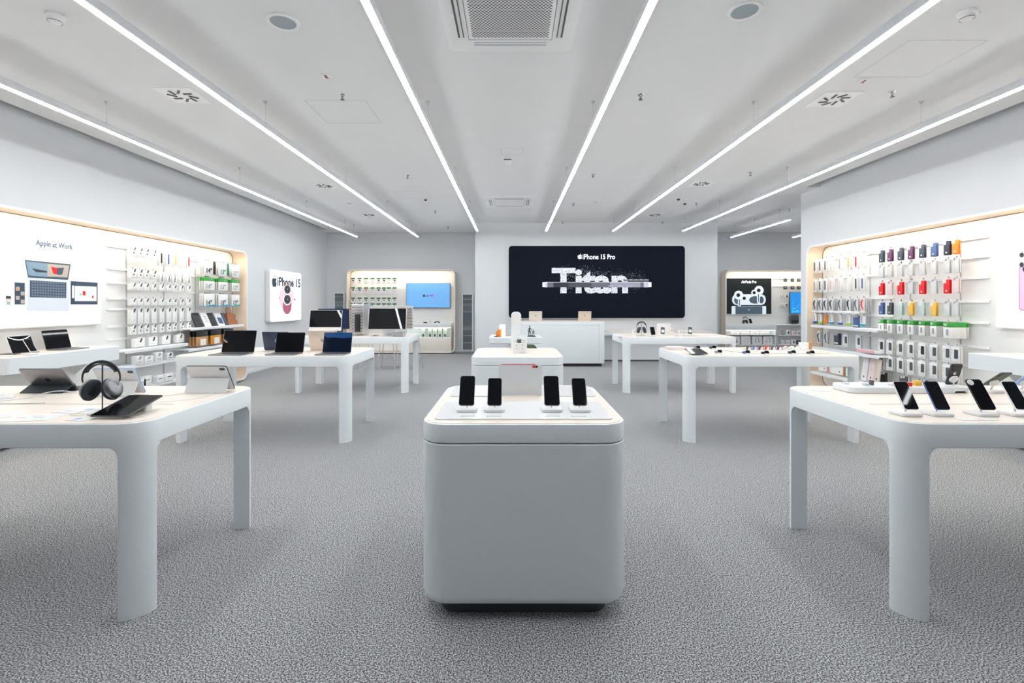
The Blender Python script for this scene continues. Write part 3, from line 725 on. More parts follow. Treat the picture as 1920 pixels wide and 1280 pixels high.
# ================= laptops ==========================================================
def laptop(label, loc, w, d, rz, body, group, screen=SCREEN, lidlogo=True, open_=105, sh=None):
    """local: front edge at -y, hinge at y=0; opening angle of the lid"""
    t = thing('laptop', label, 'laptop', loc, rz, group)
    b = MB(); b.prism(rrect(w, d, .012, 4, 0, -d / 2), 0, .011, bev=.003); b.build('base', body, t)
    b = MB(); b.box((0, -d * .34, .0113), (w * .86, d * .42, .0012), .0004)
    b.m = 1
    for r in range(5):
        for c in range(13): b.box((-w * .40 + w * .80 * c / 12, -d * .17 - d * .34 * r / 4, .0122), (w * .05, d * .062, .0014))
    b.build('keyboard', [BLACK, GREY3], t)
    b = MB(); b.box((0, -d * .78, .0113), (w * .38, d * .32, .0008)); b.build('trackpad', body, t)
    a = math.radians(open_ - 90); L = sh or d
    M = Matrix.Translation((0, -.002, .010)) @ Euler((-a, 0, 0)).to_matrix().to_4x4()
    b = MB(); b.M = M; b.prism(rrect(w, L, .01, 4, 0, L / 2), 0, .0055, 'y', bev=.001); b.build('lid', body, t)
    b = MB(); b.M = M; b.prism(rrect(w - .004, L - .006, .009, 4, 0, L / 2 + .001), -.0008, .0002, 'y'); b.build('screen', screen, t)
    if lidlogo:
        b = MB(); b.M = M
        for q in apple(.045, 0, L * .5): b.prism(q, .0052, .0062, 'y')
        b.build('logo', GREY2, t)
    return t
laptop('large black screen laptop at the left of the middle left table', (-3.0, 5.28, ZT), .356, .245, 0, SGREY, 'laptops on the left middle table')
laptop('black screen laptop in the middle of the left middle table', (-2.44, 5.28, ZT), .312, .222, 0, SGREY, 'laptops on the left middle table')
laptop('laptop with dark blue sky picture, left middle table corner', (-1.92, 5.28, ZT), .312, .222, 0, SGREY, 'laptops on the left middle table', screen=mat('night sky picture', (.004, .006, .012), .06, spec=.15, emit=.02, ecol=(.02, .08, .3)))
b = MB(); b.M = Matrix.Translation((0, -.002, .010)) @ Euler((-math.radians(15), 0, 0)).to_matrix().to_4x4(); b.prism([(-.15, .215), (.15, .215), (.15, .165), (.06, .158), (-.04, .165), (-.12, .16), (-.15, .19)], -.0014, -.0006, 'y'); b.build('picture', mat('blue sky strip', (.004, .03, .10), .1, emit=.12, ecol=(.02, .15, .5)), [o for o in bpy.data.objects if o.name.startswith('laptop') and o.parent is None][-1])
laptop('navy laptop facing away behind the middle black laptop', (-2.73, 5.62, ZT), .304, .215, PI, NAVY, 'laptops on the left middle table')
laptop('pale gold laptop facing away at the rear of the left middle table', (-2.19, 5.60, ZT), .304, .23, PI, BEIGE, 'laptops on the left middle table', sh=.23)
laptop('silver laptop facing away at the left of the service counter', (px2(1004, 11.35), 11.35, 1.041), .304, .215, PI, mat('warm silver', (.78, .74, .69), .4, .3), 'laptops on the service counter')
laptop('pale gold laptop facing away on the middle of the service counter', (px2(1096, 11.35), 11.35, 1.041), .304, .215, PI, BEIGE, 'laptops on the service counter')
for x, y, lb in ((-3.30, 5.42, 'white card left of the large black laptop'), (-3.16, 5.62, 'white card behind the large black laptop')):
    leaflet(lb, (x, y, ZT), .15, .1, .2, ((0, 0, .1, .004, 2),), 'cards on the left middle table')
for x, lb in ((-2.70, 'small grey puck between the first two middle table laptops'), (-2.18, 'small grey puck between the last two middle table laptops')):
    b = MB(); b.lathe([(.018, 0), (.018, .008), (.014, .011)], n=14); tag(b.build('puck', PLAST, loc=(x, 5.2, ZT)), lb, 'puck', 'pucks on the left middle table')

# ================= desktops on the far left table ===================================
def desktop(label, loc, rz, w, h, col, zb, chin=True, logo=True, lattice=False, tilt=6, group='desktop computers', cat='computer', name='desktop_computer', screen=SCREEN):
    t = thing(name, label, cat, loc, rz, group)
    M = Matrix.Translation((0, 0, zb)) @ Euler((-math.radians(tilt), 0, 0)).to_matrix().to_4x4()
    b = MB(); b.M = M; b.prism(rrect(w, h, .012, 4, 0, h / 2), 0, .014, 'y', bev=.002); b.build('casing', col, t)
    c = .055 if chin else .006
    b = MB(); b.M = M; b.box((0, -.001, (h + c) / 2), (w - .016, .003, h - c - .012)); b.build('screen', screen, t)
    if lattice:
        b = MB(); b.M = M; r = 0
        for i in range(int((h - .04) / .026)):
            for j in range(int((w - .04) / .026)):
                b.prism(ell(.0105, .0105, 10, -w / 2 + .033 + j * .026 + (.013 if i % 2 else 0) - .006, .03 + i * .026), .013, .0155, 'y')
        b.build('lattice_holes', GREY3, t)
    if logo:
        b = MB(); b.M = M
        for q in apple(.07, 0, h * .55): b.prism(q, .0135, .0155, 'y')
        b.build('logo', GREY2, t)
    b = MB(); b.M = Matrix.Translation((0, .0, 0)); b.prism([(.028, .10 + zb), (.04, .10 + zb), (.1, .012), (.1, 0), (.09, 0), (.088, .01)], -.075, .075, 'x'); b.build('stand_arm', ALU, t)
    b = MB(); b.box((0, .03, .004), (.15, .15, .008), .002); b.build('stand_foot', ALU, t)
    return t
desktop('silver white desktop computer with dark screen, far left table', (px2(609, 8.3), 8.3, ZT), .055, .547, .36, PLAST, .075, tilt=13, screen=mat('glossy monitor glass', (.006, .007, .009), .02, spec=.45))
desktop('blue desktop computer facing away behind the white one', (px2(627, 8.62), 8.62, ZT), PI, .547, .36, mat('deep blue metal', (.015, .035, .11), .4, .2), .09, tilt=6)
desktop('wide silver monitor with dark screen on the far left table', (px2(725.5, 7.97), 7.97, ZT), .055, .622, .362, ALU, .11, tilt=13, screen=MATS['glossy monitor glass'], chin=False, logo=False, cat='monitor', name='monitor', group='large monitors')
desktop('monitor facing away with round perforated back panel', (px2(736, 8.5), 8.55, ZT), PI, .718, .412, mat('pale aluminium', (.7, .68, .67), .4, .3), .09, chin=False, logo=False, lattice=True, cat='monitor', name='monitor', group='large monitors')
t = thing('workstation_tower', 'silver perforated computer tower with black panel, far left table', 'computer', (px2(673, 8.25), 8.35, ZT))
b = MB(); b.box((0, 0, .275), (.218, .40, .51), .02); b.build('casing', ALU, t)
b = MB()
for i in range(19):
    for j in range(8): b.prism(ell(.0095, .0095, 10, -.088 + j * .0243 + (.012 if i % 2 else 0) - .004, .045 + i * .0252), -.2025, -.1995, 'y')
b.build('lattice_holes', GREY3, t)
b = MB(); b.box((.01, -.204, .21), (.095, .006, .30), .003); b.build('dark_panel', BLACK, t)
for sx in (-1, 1):
    b = MB(); b.tube([(sx * .085, -.14, 0), (sx * .085, -.14, .53), (sx * .085, -.11, .552), (sx * .085, .11, .552), (sx * .085, .14, .53), (sx * .085, .14, 0)], .009, 8); b.build('frame_handle', CHROME, t)
b = MB(); b.box((-.125, -.16, .24), (.02, .014, .09), .004); tag(b.build('black_remote', BLACK, loc=(px2(673, 8.25), 8.35, ZT)), 'small black card clipped at the left of the computer tower', 'card') if False else None
def mini(label, x, y, w, h, d, z=ZT, m=None, name='mini_computer', cat='computer', gp='compact silver computers'):
    t = thing(name, label, cat, (x, y, z), 0, gp)
    b = MB(); b.stack(rrect(w, d, w * .16, 5), [(.006, 0), (.004, .004), (0, .006), (0, h - .003), (.003, h)]); b.build('casing', m or ALU, t)
    b = MB(); b.box((-w * .2, -d / 2 - .0003, h * .3), (.012, .002, .005)); b.box((-w * .3, -d / 2 - .0003, h * .3), (.012, .002, .005)); b.build('ports', BLACK, t)
mini('compact silver computer box left of centre under the wide monitor', px2(728, 7.9), 8.12, .197, .05, .16)
mini('compact silver computer box right of the wide monitor foot', px2(748, 7.9), 7.9, .197, .095, .197)
t = thing('keyboard', 'low silver keyboard lying before the wide monitor', 'keyboard', (px2(712, 7.92), 7.88, ZT))
b = MB(); b.prism(rrect(.28, .11, .01, 4), 0, .008, bev=.002); b.build('tray', ALU, t)
b = MB(); b.m = 0
for r in range(5):
    for c in range(13): b.box((-.125 + c * .0208, -.038 + r * .019, .0088), (.017, .015, .002))
b.build('keys', PLAST, t)
leaflet('white paper strip with green print near the computer tower', (px2(683, 7.92), 7.92, ZT), .16, .07, 0, ((0, .01, .12, .012, 2), (0, -.02, .1, .006, 5)), 'cards on the far left table')
b = MB(); b.tube([(-.05, 0, .006), (-.02, .02, .012), (.02, -.01, .010), (.05, .01, .006)], .006); tag(b.build('black_connector', BLACK, loc=(px2(704, 7.95), 7.97, ZT)), 'small black cable connector lying left of the wide monitor', 'connector')

# ================= bar stools behind the far left table ============================
def stool(label, x, y, first=None):
    t = thing('bar_stool', label, 'stool', (x, y, 0), 0, 'wire bar stools at the far left table')
    b = MB(); b.stack(rrect(.38, .36, .08, 5), [(.004, .735), (0, .742), (0, .756), (.004, .762)]); b.build('seat', WHITE, t)
    for sx in (-1, 1):
        for sy in (-1, 1):
            b = MB(); b.tube([(sx * .12, sy * .12, .735), (sx * .20, sy * .19, .012), (sx * .20, sy * .19, 0)], .010, 8); b.build('leg', ALU, t)
    b = MB(); z = .25; k = .172
    b.tube([(k, k, z), (-k, k, z), (-k, -k, z), (k, -k, z)], .006, 6, True); b.tube([(.19, .19, .02), (-.19, .19, .02), (-.19, -.19, .02), (.19, -.19, .02)], .005, 6, True); b.build('foot_ring', CHROME, t)
    return t
S0 = stool('left one of the wire legged bar stools behind the far left table', px2(727, 10.7), 10.75)
dup(S0, (px2(772, 10.7), 10.72, 0), label='middle wire legged bar stool behind the far left table')
dup(S0, (px2(685, 10.7), 10.6, 0), label='wire bar stool mostly hidden behind the middle table corner')

# ================= nearest right table ==============================================
for i, (pb, ps, m, scn, lb, ls) in enumerate(((1705, 1712, PLAST, SCREEN, 'leftmost tilted black phone with pale edge on the nearest right table', 'white square stand under the leftmost tilted phone'),
                            (1763, 1771, BLUEC, SCREEN, 'second tilted phone with dark blue edge on the nearest right table', 'white square stand under the second tilted phone'),
                            (1847, 1856, BLACK, SCREEN, 'third tilted phone with white corner ring, nearest right table', 'white square stand under the third tilted phone'),
                            (1912, 1921, PLAST, SCREEN, 'fourth tilted phone cut by the right photo border', 'white square stand at the right photo border'))):
    phone_display((ps - 961) * 2.33 / FPX, 2.375, ZT, lb, ls, .0716 if i != 2 else .0778, .147 if i != 2 else .158, m, 0, 'tilted phones on the nearest right table', scn)
b = MB(); b.lathe([(.008, 0), (.0145, .001), (.0145, .004), (.008, .005)], n=20, M=Euler((math.radians(58), 0, 0)).to_matrix().to_4x4())
tag(b.build('corner_tag', PLAST, loc=(2.268, 2.398, 1.056)), 'white round tag on the upper left corner of the third tilted phone', 'tag')
def back_phone(label, ls, px, Y, tilt, h, m, logo=True, w=.0716):
    x = (px - 961) * Y / FPX
    s = thing('phone_stand', ls, 'stand', (x, Y, ZT), PI, 'security stands for phones')
    a = math.radians(tilt); bz = .045; by = -.02; mid = h * .48
    p = thing('smartphone', label, 'phone', (x, Y + .02, ZT + bz), PI, 'phones facing away on the nearest right table', rx=0)
    p.rotation_euler = (Euler((-a, 0, 0)).to_matrix().to_4x4().to_3x3()).to_euler()
    p.rotation_euler = (Matrix.Rotation(PI, 3, 'Z') @ Matrix.Rotation(-a, 3, 'X')).to_euler()
    b = MB(); b.prism(rrect(w, h, w * .16, 6, 0, h / 2), 0, .008, 'y', bev=.0018); b.build('body', m, p)
    b = MB(); b.prism(rrect(w - .004, h - .004, w * .15, 6, 0, h / 2), -.0006, .001, 'y'); b.build('screen', SCREEN, p)
    for dx, dz in ((.018, .018), (.018, .038)):
        b = MB(); b.prism(ell(.0085, .0085, 16, w / 2 - dx, h - dz), .008, .011, 'y'); b.build('camera_lens', BLACK if logo else GREY3, p)
    if logo:
        b = MB()
        for q in apple(.022, 0, h * .55): b.prism([(-x_, z_) for x_, z_ in q], .0078, .0088, 'y')
        b.build('logo', GREY1, p)
    stand_parts(s, bz + math.cos(a) * mid * .6 - .0135 * math.sin(a) , by + math.sin(a) * mid * .6 + .0135 * math.cos(a), .1)
    return p
back_phone('black phone seen from behind with pale logo, nearest right table', 'white stand of the phone seen from behind', 1787, 2.98, 18, .140, mat('black anodised', (.03, .03, .035), .4))
back_phone('olive green phone leaning far over at the rear of the right table', 'white stand of the olive green phone', 1858, 2.98, 52, .147, mat('olive case', (.07, .075, .055), .5), False)
back_phone('light blue phone leaning over at the right photo border', 'white stand of the light blue phone', 1915, 2.98, 48, .147, LBLUE, False)
t = thing('display_plinth', 'low white display block at the rear left of the right table', 'plinth', (2.42, 3.03, ZT))
b = MB(); b.stack(rrect(.74, .2, .045, 5), [(.004, 0), (.004, .003)]); b.build('shadow_foot', mat('pale wood edge', (.5, .36, .3), .5), t)
b = MB(); b.stack(rrect(.74, .2, .045, 5), [(.0, .003), (0, .034), (.003, .037)]); b.build('block', WHITE, t)
for k, (x, y, w, h, m, lb) in enumerate(((2.10, 3.05, .03, .012, PLAST, 'tiny white connector at the left of the low white block'), (2.19, 3.0, .025, .014, GREY1, 'tiny grey connector on the low white block'), (2.24, 3.02, .012, .03, GREY3, 'tiny upright black plug on the low white block'),
                         (2.36, 3.0, .05, .012, PPINK, 'tiny pinkish card on the low white block'), (2.43, 2.98, .045, .022, RED, 'small red cube on the low white block'), (2.51, 3.0, .04, .03, YEL, 'small yellow box on the low white block'))):
    b = MB(); b.box((0, 0, h / 2), (w, .03, h), .002); tag(b.build('small_accessory', m, loc=(x, y, ZT + .037)), lb, 'accessory')
leaflet('clear card with a pink picture before the tilted phones', (2.18, 2.275, ZT), .17, .045, 0, ((-.05, .0, .05, .03, 0), (.02, 0, .03, .035, 1), (0, -.018, .14, .003, 2)), 'cards on the nearest right table')
leaflet('white card with a grey picture at the right photo border', (2.47, 2.275, ZT), .13, .045, 0, ((.03, .0, .05, .03, 2),), 'cards on the nearest right table')
leaflet('faint white card on the left edge of the nearest right table', (1.93, 3.02, ZT), .09, .06, .1, ((0, 0, .05, .02, 2),), 'cards on the nearest right table')

# ================= right middle table ===============================================
def book_stack(x, y, label):
    t = thing('paper_stack', label, 'papers', (x, y, ZT), .05)
    for k, (w, d, z, r, m) in enumerate(((.22, .2, .010, 0, PPINK), (.20, .19, .01, .1, PAPER), (.21, .17, .008, -.08, BEIGE), (.18, .16, .006, .05, PAPER))):
        b = MB(); zz = sum((.010, .01, .008, .006)[:k]); b.box((0, 0, zz + z / 2), (w, d, z), .001, (0, 0, r)); b.build('sheet_block', m, t)
book_stack(1.93, 5.72, 'small stack of pale booklets on the right middle table')
def watch(label, x, y, z, rz, band, case=BLACK):
    t = thing('smartwatch', label, 'watch', (x, y, z), rz, 'watches on the right middle table')
    b = MB(); b.M = Matrix.Translation((0, 0, .03)) @ Euler((math.radians(-35), 0, 0)).to_matrix().to_4x4(); b.prism(rrect(.046, .038, .011, 5), -.006, .006, 'y', bev=.003); b.build('case', case, t)
    b = MB(); b.M = Matrix.Translation((0, 0, .03)) @ Euler((math.radians(-35), 0, 0)).to_matrix().to_4x4(); b.prism(rrect(.042, .034, .010, 5), -.0066, -.005, 'y'); b.build('screen', SCREEN, t)
    b = MB(); b.ring(ell(.036, .026, 20, -.012, .02), ell(.031, .021, 20, -.012, .02), .012, .034)
    b.build('strap', band, t)
    b = MB(); b.stack(rrect(.05, .04, .01, 4), [(0, 0), (0, .02)]); b.build('rest', PLAST, t)
for px, py, m, lb in ((1349.5, 660, GREY2, 'watch with grey strap right of the black tablet'), (1402, 661, BLUEC, 'watch with navy strap below the coloured bands'), (1438.5, 662, BLACK, 'small black watch between the navy strapped watches'),
                      (1488, 661, SLATE, 'watch with dark slate strap right of the small black one'), (1523, 661.5, GREY3, 'black watch nearest the right end of the table'), (1309, 652, GREY2, 'grey watch at the rear behind the black tablet'), (1339, 651.5, SLATE, 'dark slate watch at the rear of the right middle table')):
    p = onZ(px, py + 4, ZT); watch(lb, p.x, max(p.y, 5.08), ZT, 0, m)
tray(3.05, 5.62, .78, .2, ZT, 'long white tray holding the row of watch bands', .01)
def band_arch(label, x, m, y=5.6):
    t = thing('watch_band', label, 'watch band', (x, y, ZT + .01), .35, 'row of watch bands on a tray')
    b = MB(); pts = [(.03 * math.cos(math.radians(a)), .042 * math.sin(math.radians(a))) for a in range(0, 181, 15)]; inn = [(x_ * .78, z_ * .84) for x_, z_ in pts]
    b.prism(pts + inn[::-1], -.012, .012, 'y'); b.build('band', m, t)
    b = MB(); b.prism(inn, -.010, .010, 'y'); b.build('holder', PLAST, t)
for k, (m, c) in enumerate(((mat('dark brown band', (.07, .045, .04), .5), 'dark brown'), (BLUEC, 'blue'), (mat('maroon band', (.12, .02, .03), .5), 'maroon'), (RED, 'bright red'), (SLATE, 'dark slate'), (PURPLE, 'plum'),
                            (BEIGE, 'beige'), (PAPER, 'white'), (mat('sand band', (.80, .72, .64), .5), 'sand coloured'), (PANEL, 'pale, rightmost of the'))):
    band_arch(c + ' watch band in the tray row on the right middle table' if k not in (9,) else 'pale watch band at the right end of the tray row', 2.735 + k * .0715, m)
cable('long thin cable along the right middle table', [(2.42, 5.6, ZC), (2.55, 5.3, ZC), (2.8, 5.24, ZC), (3.2, 5.24, ZC), (3.45, 5.26, ZC)], .002, GREY2, 'cables on the right middle table')
t = thing('orange_box_stand', 'small wooden looking box with white front, right end of the table', 'box', (3.48, 5.75, ZT))
b = MB(); b.box((-.02, 0, .04), (.09, .06, .08), .003); b.build('white_box', PLAST, t)
b = MB(); b.box((.045, 0, .042), (.035, .06, .084), .002); b.build('tan_side', TAN, t)
for px, lb in ((1470, 'first faint card on the right middle table'), (1415, 'faint card before the navy strapped watch'), (1370, 'faint card right of the grey strapped watch')):
    p = onZ(px, 667.0, ZT); leaflet(lb, (p.x, 5.09, ZT), .09, .05, 0, ((0, 0, .07, .006, 5),), 'cards on the right middle table')

# ================= far right table ==================================================
Yq = 7.95
phone_display(px2(1222, Yq), 7.9, ZT, 'black phone leaning right of the headphones, far right table', 'white stand right of the headphones, far right table', rz=0, gp='phones on the far right table')
t = thing('white_tablet', 'white tablet back standing behind the small chargers', 'tablet', (px2(1244.5, 8.25), 8.25, ZT))
b = MB(); b.prism(rrect(.235, .175, .012, 4, 0, .115), 0, .008, 'y', bev=.002); b.build('body', PLAST, t)
b = MB(); b.prism([(.0, 0), (.08, 0), (.008, .1)], -.05, .05, 'x'); b.build('stand', PLAST, t)
def ring_phone(label, x, y, rz=0):
    t = thing('phone_with_ring', label, 'phone', (x, y, ZT), rz, 'dark phones with round white chargers')
    M = Matrix.Translation((0, 0, .045)) @ Euler((math.radians(-20), math.radians(8), 0)).to_matrix().to_4x4()
    b = MB(); b.M = M; b.prism(rrect(.066, .12, .012, 5, 0, .055), 0, .008, 'y', bev=.002); b.build('body', GREY3, t)
    b = MB(); b.M = M; b.prism(ell(.026, .026, 20, 0, .045), -.004, .001, 'y'); b.build('round_charger', PLAST, t)
    b = MB(); b.M = M; b.prism(ell(.007, .007, 12, .018, .098), -.003, .001, 'y'); b.prism(ell(.007, .007, 12, .0, .098), -.003, .001, 'y'); b.build('camera_lens', BLACK, t)
    b = MB(); b.cyl((0, .02, .012), (0, .028, .09), .003, n=6); b.stack(rrect(.09, .09, .015, 4), [(0, 0), (0, .013)]); b.build('stand', PLAST, t)
ring_phone('dark phone with round white charger before the white tablet', px2(1242.5, 7.95), 7.95)
ring_phone('dark phone with round white charger at the right on a white block', px2(1294, 7.98), 7.98)
tray(px2(1276, 7.95), 7.98, .40, .2, ZT, 'white charging tray under the small devices, far right table', .006) if False else None
for px, w, h, m, lb in ((1258, .05, .12, mat('cream box', (.80, .77, .68), .5), 'cream coloured carton right of the white tablet'), (1275.5, .06, .09, PANEL, 'small white carton between the two ring chargers'), (1188, .04, .09, PLAST, 'small white carton left of the dark headphones')):
    t = thing('small_carton', lb, 'box', (px2(px, 8.2), 8.2, ZT), .2, 'small cartons on the far right table')
    b = MB(); b.box((0, 0, h / 2), (w, .05, h), .002); b.build('carton', m, t); b = MB(); b.box((0, -.0255, h * .7), (w * .4, .002, h * .2)); b.build('picture', GREY2, t)
for px, w, lb, m in ((1165, .26, 'pinkish leaflet at the left end of the far right table', PPINK), (1315, .2, 'pinkish tablet like leaflet right of the chargers', PPINK), (1352, .16, 'white leaflet at the right end of the far right table', PAPER), (1233, .14, 'peach card before the ring charger phone', BEIGE)):
    b = MB(); b.box((0, 0, .003), (w, .14, .006), .001); b.m = 1; b.box((0, 0, .0062), (w * .6, .08, .0006)); tag(b.build('leaflet', [m, PAPER], loc=(px2(px, 8.05), 8.02, ZT), rot=(0, 0, .1)), lb, 'leaflet', 'leaflets on the far right table')
t = thing('adapter_tray', 'white tray with a row of small grey connectors, far right table', 'tray', (px2(1283, 7.95), 7.87, ZT))
b = MB(); b.stack(rrect(.34, .08, .01, 4), [(0, 0), (0, .012)]); b.build('tray', ACRYL, t)
for k in range(3):
    b = MB(); b.box((-.03 + k * .06, 0, .016), (.035, .02, .01), .002); b.build('connector', GREY2, t)
# ================= shelves, rails and hooks in the niches ==========================
def bounds_text(b, string, W, H, cx, cz, y, bold=0, ext=.0008):
    """lettering fitted to a width W and a height H, centred on (cx, cz)"""
    n = len(b.v); b.text(string, 1.0, (0, 0), 0, bold, ext / 1.0)
    P = b.v[n:]; inv = b.M.inverted(); Q = [inv @ Vector(p) for p in P]
    x0, x1 = min(q.x for q in Q), max(q.x for q in Q); z0, z1 = min(q.z for q in Q), max(q.z for q in Q)
    b.v[n:] = [tuple(b.M @ Vector((cx + (q.x - (x0 + x1) / 2) * W / (x1 - x0), y + q.y, cz + (q.z - (z0 + z1) / 2) * H / (z1 - z0)))) for q in Q]
    return b
SIDE = {'L': (PI / 2, 1), 'R': (-PI / 2, -1), 'B': (0, 0)}
def shelf(side, X, Y0, Y1, z, label, d=.26, h=.022):
    t = thing('shelf_board', label, 'shelf', (X, (Y0 + Y1) / 2, z), SIDE[side][0], 'white niche shelves')
    w = abs(Y1 - Y0); b = MB(); b.box((0, d / 2, -h / 2), (w, d, h), .003); b.build('board', WHITE, t)
    b = MB(); b.box((0, .004, -h - .008), (w - .02, .008, .016)); b.build('front_lip', ACRYL, t)
    return t
def rail(side, X, Y0, Y1, z, label, hooks, hl=.13):
    t = thing('hook_rail', label, 'rail', (X, (Y0 + Y1) / 2, z), SIDE[side][0], 'hook rails in the niches')
    w = abs(Y1 - Y0); b = MB(); b.box((0, 0, 0), (w, .014, .028), .002); b.box((0, -.012, -.012), (w, .012, .004)); b.build('rail', PLAST, t)
    sg = SIDE[side][1]
    for y in hooks:
        u = (y - (Y0 + Y1) / 2) * (1 if sg >= 0 else -1)
        b = MB(); b.tube([(u, 0, 0), (u, -hl, .002), (u, -hl - .008, .012)], .0028, 6); b.box((u, -hl - .004, .018), (.022, .003, .016)); b.build('hook', CHROME, t)
    return t
def upright(side, X, Y, z0, z1, label):
    b = MB(); b.box((0, 0, (z1 - z0) / 2), (.018, .012, z1 - z0)); b.m = 1
    b.box((0, -.0065, (z1 - z0) / 2), (.006, .002, z1 - z0 - .02))
    tag(b.build('slotted_upright', [GREY1, GREY2], loc=(X, Y, z0), rot=(0, 0, SIDE[side][0])), label, 'upright', 'slotted wall uprights')
# package templates: origin at the top centre of the front face, body hangs below and behind
CACHE = {}
def pack_mesh(kind, col):
    key = (kind, col.name if col else '')
    if key in CACHE: return CACHE[key]
    b = MB(); mats = [PAPER, GREY3 if kind in ('plug', 'cord') else GREY2, (GREY3 if col is GREY2 and kind in ('tall', 'short', 'wide', 'plug') else col) or GREY2, PLAST, GREY1]
    def tab(w): b.m = 3; b.box((0, .001, .008), (w * .5, .002, .02)); b.m = 0
    if kind == 'plug':
        b.box((0, .013, -.055), (.092, .024, .11), .002); tab(.09); b.m = 1; b.prism([(.0, -.01), (.024, .018), (.038, .008), (.024, -.026), (.002, -.034)], -.0025, -.0005, 'y'); b.m = 2; b.prism(ell(.012, .012, 10, 0, -.062), -.002, -.0002, 'y')
    elif kind == 'cord':
        b.box((0, .013, -.065), (.082, .024, .13), .002); tab(.08); b.m = 2; b.ring(ell(.018, .024, 14, 0, -.09), ell(.010, .015, 14, 0, -.09), -.002, 0, 'y'); b.box((0, -.001, -.05), (.012, .002, .04)); b.m = 1; b.box((.01, -.001, -.012), (.02, .002, .012))
    elif kind == 'tall':
        b.box((0, .013, -.1), (.092, .024, .2), .002); tab(.09); b.m = 2; b.prism([(-.006, -.005), (.022, .018), (.034, .0), (.016, -.042), (-.004, -.042)], -.0025, -.0005, 'y'); b.m = 4; b.box((0, -.001, -.15), (.04, .002, .006)); b.box((0, -.001, -.17), (.05, .002, .004))
    elif kind == 'short':
        b.box((0, .013, -.045), (.095, .024, .09), .002); tab(.09); b.m = 2; b.prism([(-.012, -.036), (.018, .014), (.034, .004), (.014, -.038)], -.0025, -.0005, 'y'); b.m = 4; b.box((.01, -.001, -.07), (.045, .002, .005))
    elif kind == 'wide':
        b.box((0, .016, -.06), (.17, .03, .12), .002); tab(.12); b.m = 2; b.prism([(-.016, -.056), (.014, .004), (.04, -.01), (.018, -.055)], -.0025, -.0005, 'y'); b.m = 4; b.box((-.03, -.001, -.09), (.06, .002, .006))
    elif kind == 'strap':
        b.box((0, .011, -.11), (.056, .02, .22), .002); tab(.05); b.m = 2; b.prism(rrect(.027, .15, .012, 4, 0, -.11), -.003, 0, 'y', ); b.m = 4; b.box((0, -.001, -.205), (.03, .002, .005))
    elif kind == 'greystrap':
        b.m = 4; b.box((0, .008, -.095), (.085, .014, .19), .002); b.m = 3; b.box((0, .001, .008), (.05, .002, .02)); b.m = 2; b.tube([(.012, -.004, -.02), (-.014, -.004, -.05), (-.012, -.004, -.10), (.008, -.004, -.14), (.018, -.004, -.17)], [.006, .010, .009, .007, .005], 6)
    elif kind == 'case':
        b.m = 2; b.prism(rrect(.074, .168, .014, 5, 0, -.088), 0, .011, 'y', bev=.002); b.m = 0; b.prism(rrect(.036, .05, .008, 4, -.021, -.024), -.0025, .012, 'y'); b.m = 4; b.prism(ell(.011, .011, 12, 0, -.14), -.002, .0, 'y'); b.m = 3; b.box((0, .004, .008), (.03, .002, .022))
    elif kind == 'clear':
        b.m = 2; b.prism(rrect(.078, .165, .008, 4, 0, -.085), 0, .011, 'y', bev=.002); b.m = 4; b.ring(rrect(.07, .15, .012, 4, 0, -.088), rrect(.064, .144, .010, 4, 0, -.088), -.0015, 0, 'y'); b.m = 1; b.prism([(-.02, -.02), (-.006, .012), (.014, .004), (.006, -.02)], -.003, -.001, 'y')
    elif kind == 'green':
        b.box((0, .009, -.115), (.086, .016, .13), .001); b.m = 2; b.box((0, .009, -.025), (.0862, .0162, .052), .001); b.m = 4; b.box((-.022, -.0005, -.022), (.03, .002, .026)); b.m = 1; b.prism(rrect(.026, .07, .006, 4, 0, -.11), -.002, 0, 'y')
    elif kind == 'phonepack':
        b.box((0, .009, -.095), (.105, .016, .19), .001); tab(.09); b.m = 2; b.prism(rrect(.046, .105, .008, 4, .018, -.085), -.003, 0, 'y'); b.m = 4; b.box((-.034, -.001, -.04), (.014, .002, .014)); b.box((-.034, -.001, -.07), (.014, .002, .014)); b.box((0, -.001, -.17), (.07, .002, .006))
    elif kind == 'darkpack':
        b.m = 2; b.box((0, .012, -.09), (.115, .022, .18), .002); b.m = 4; b.prism(ell(.018, .018, 12, -.02, -.015), -.004, .02, 'y'); b.prism(ell(.014, .014, 12, .022, -.012), -.004, .02, 'y'); b.m = 0; b.box((0, -.001, -.15), (.09, .002, .02))
    elif kind == 'kids':
        b.box((0, .011, -.075), (.088, .02, .15), .001); tab(.08); b.m = 2; b.box((0, .0105, -.135), (.089, .0215, .032), .001); b.m = 1; b.prism(rrect(.016, .085, .006, 4, -.01, -.06), -.003, 0, 'y')
    elif kind == 'tanbox':
        b.m = 2; b.box((0, .011, -.075), (.088, .02, .15), .001); b.m = 1; b.prism(rrect(.018, .08, .006, 4, 0, -.06), -.003, 0, 'y')
    elif kind == 'smallmark':
        b.box((0, .008, -.055), (.075, .014, .11), .001); mats[1] = DGREEN; b.m = 1; b.box((-.0, -.0005, -.012), (.072, .002, .026)); b.m = 2; b.prism([(-.026, -.032), (.01, -.036), (.024, -.058), (-.002, -.064)], -.002, 0, 'y'); b.m = 4; b.box((0, -.001, -.085), (.05, .002, .006))
    o = b.build('package_source', mats); me = o.data; me.name = 'package'; bpy.data.objects.remove(o); CACHE[key] = me; return me
NPK = 0
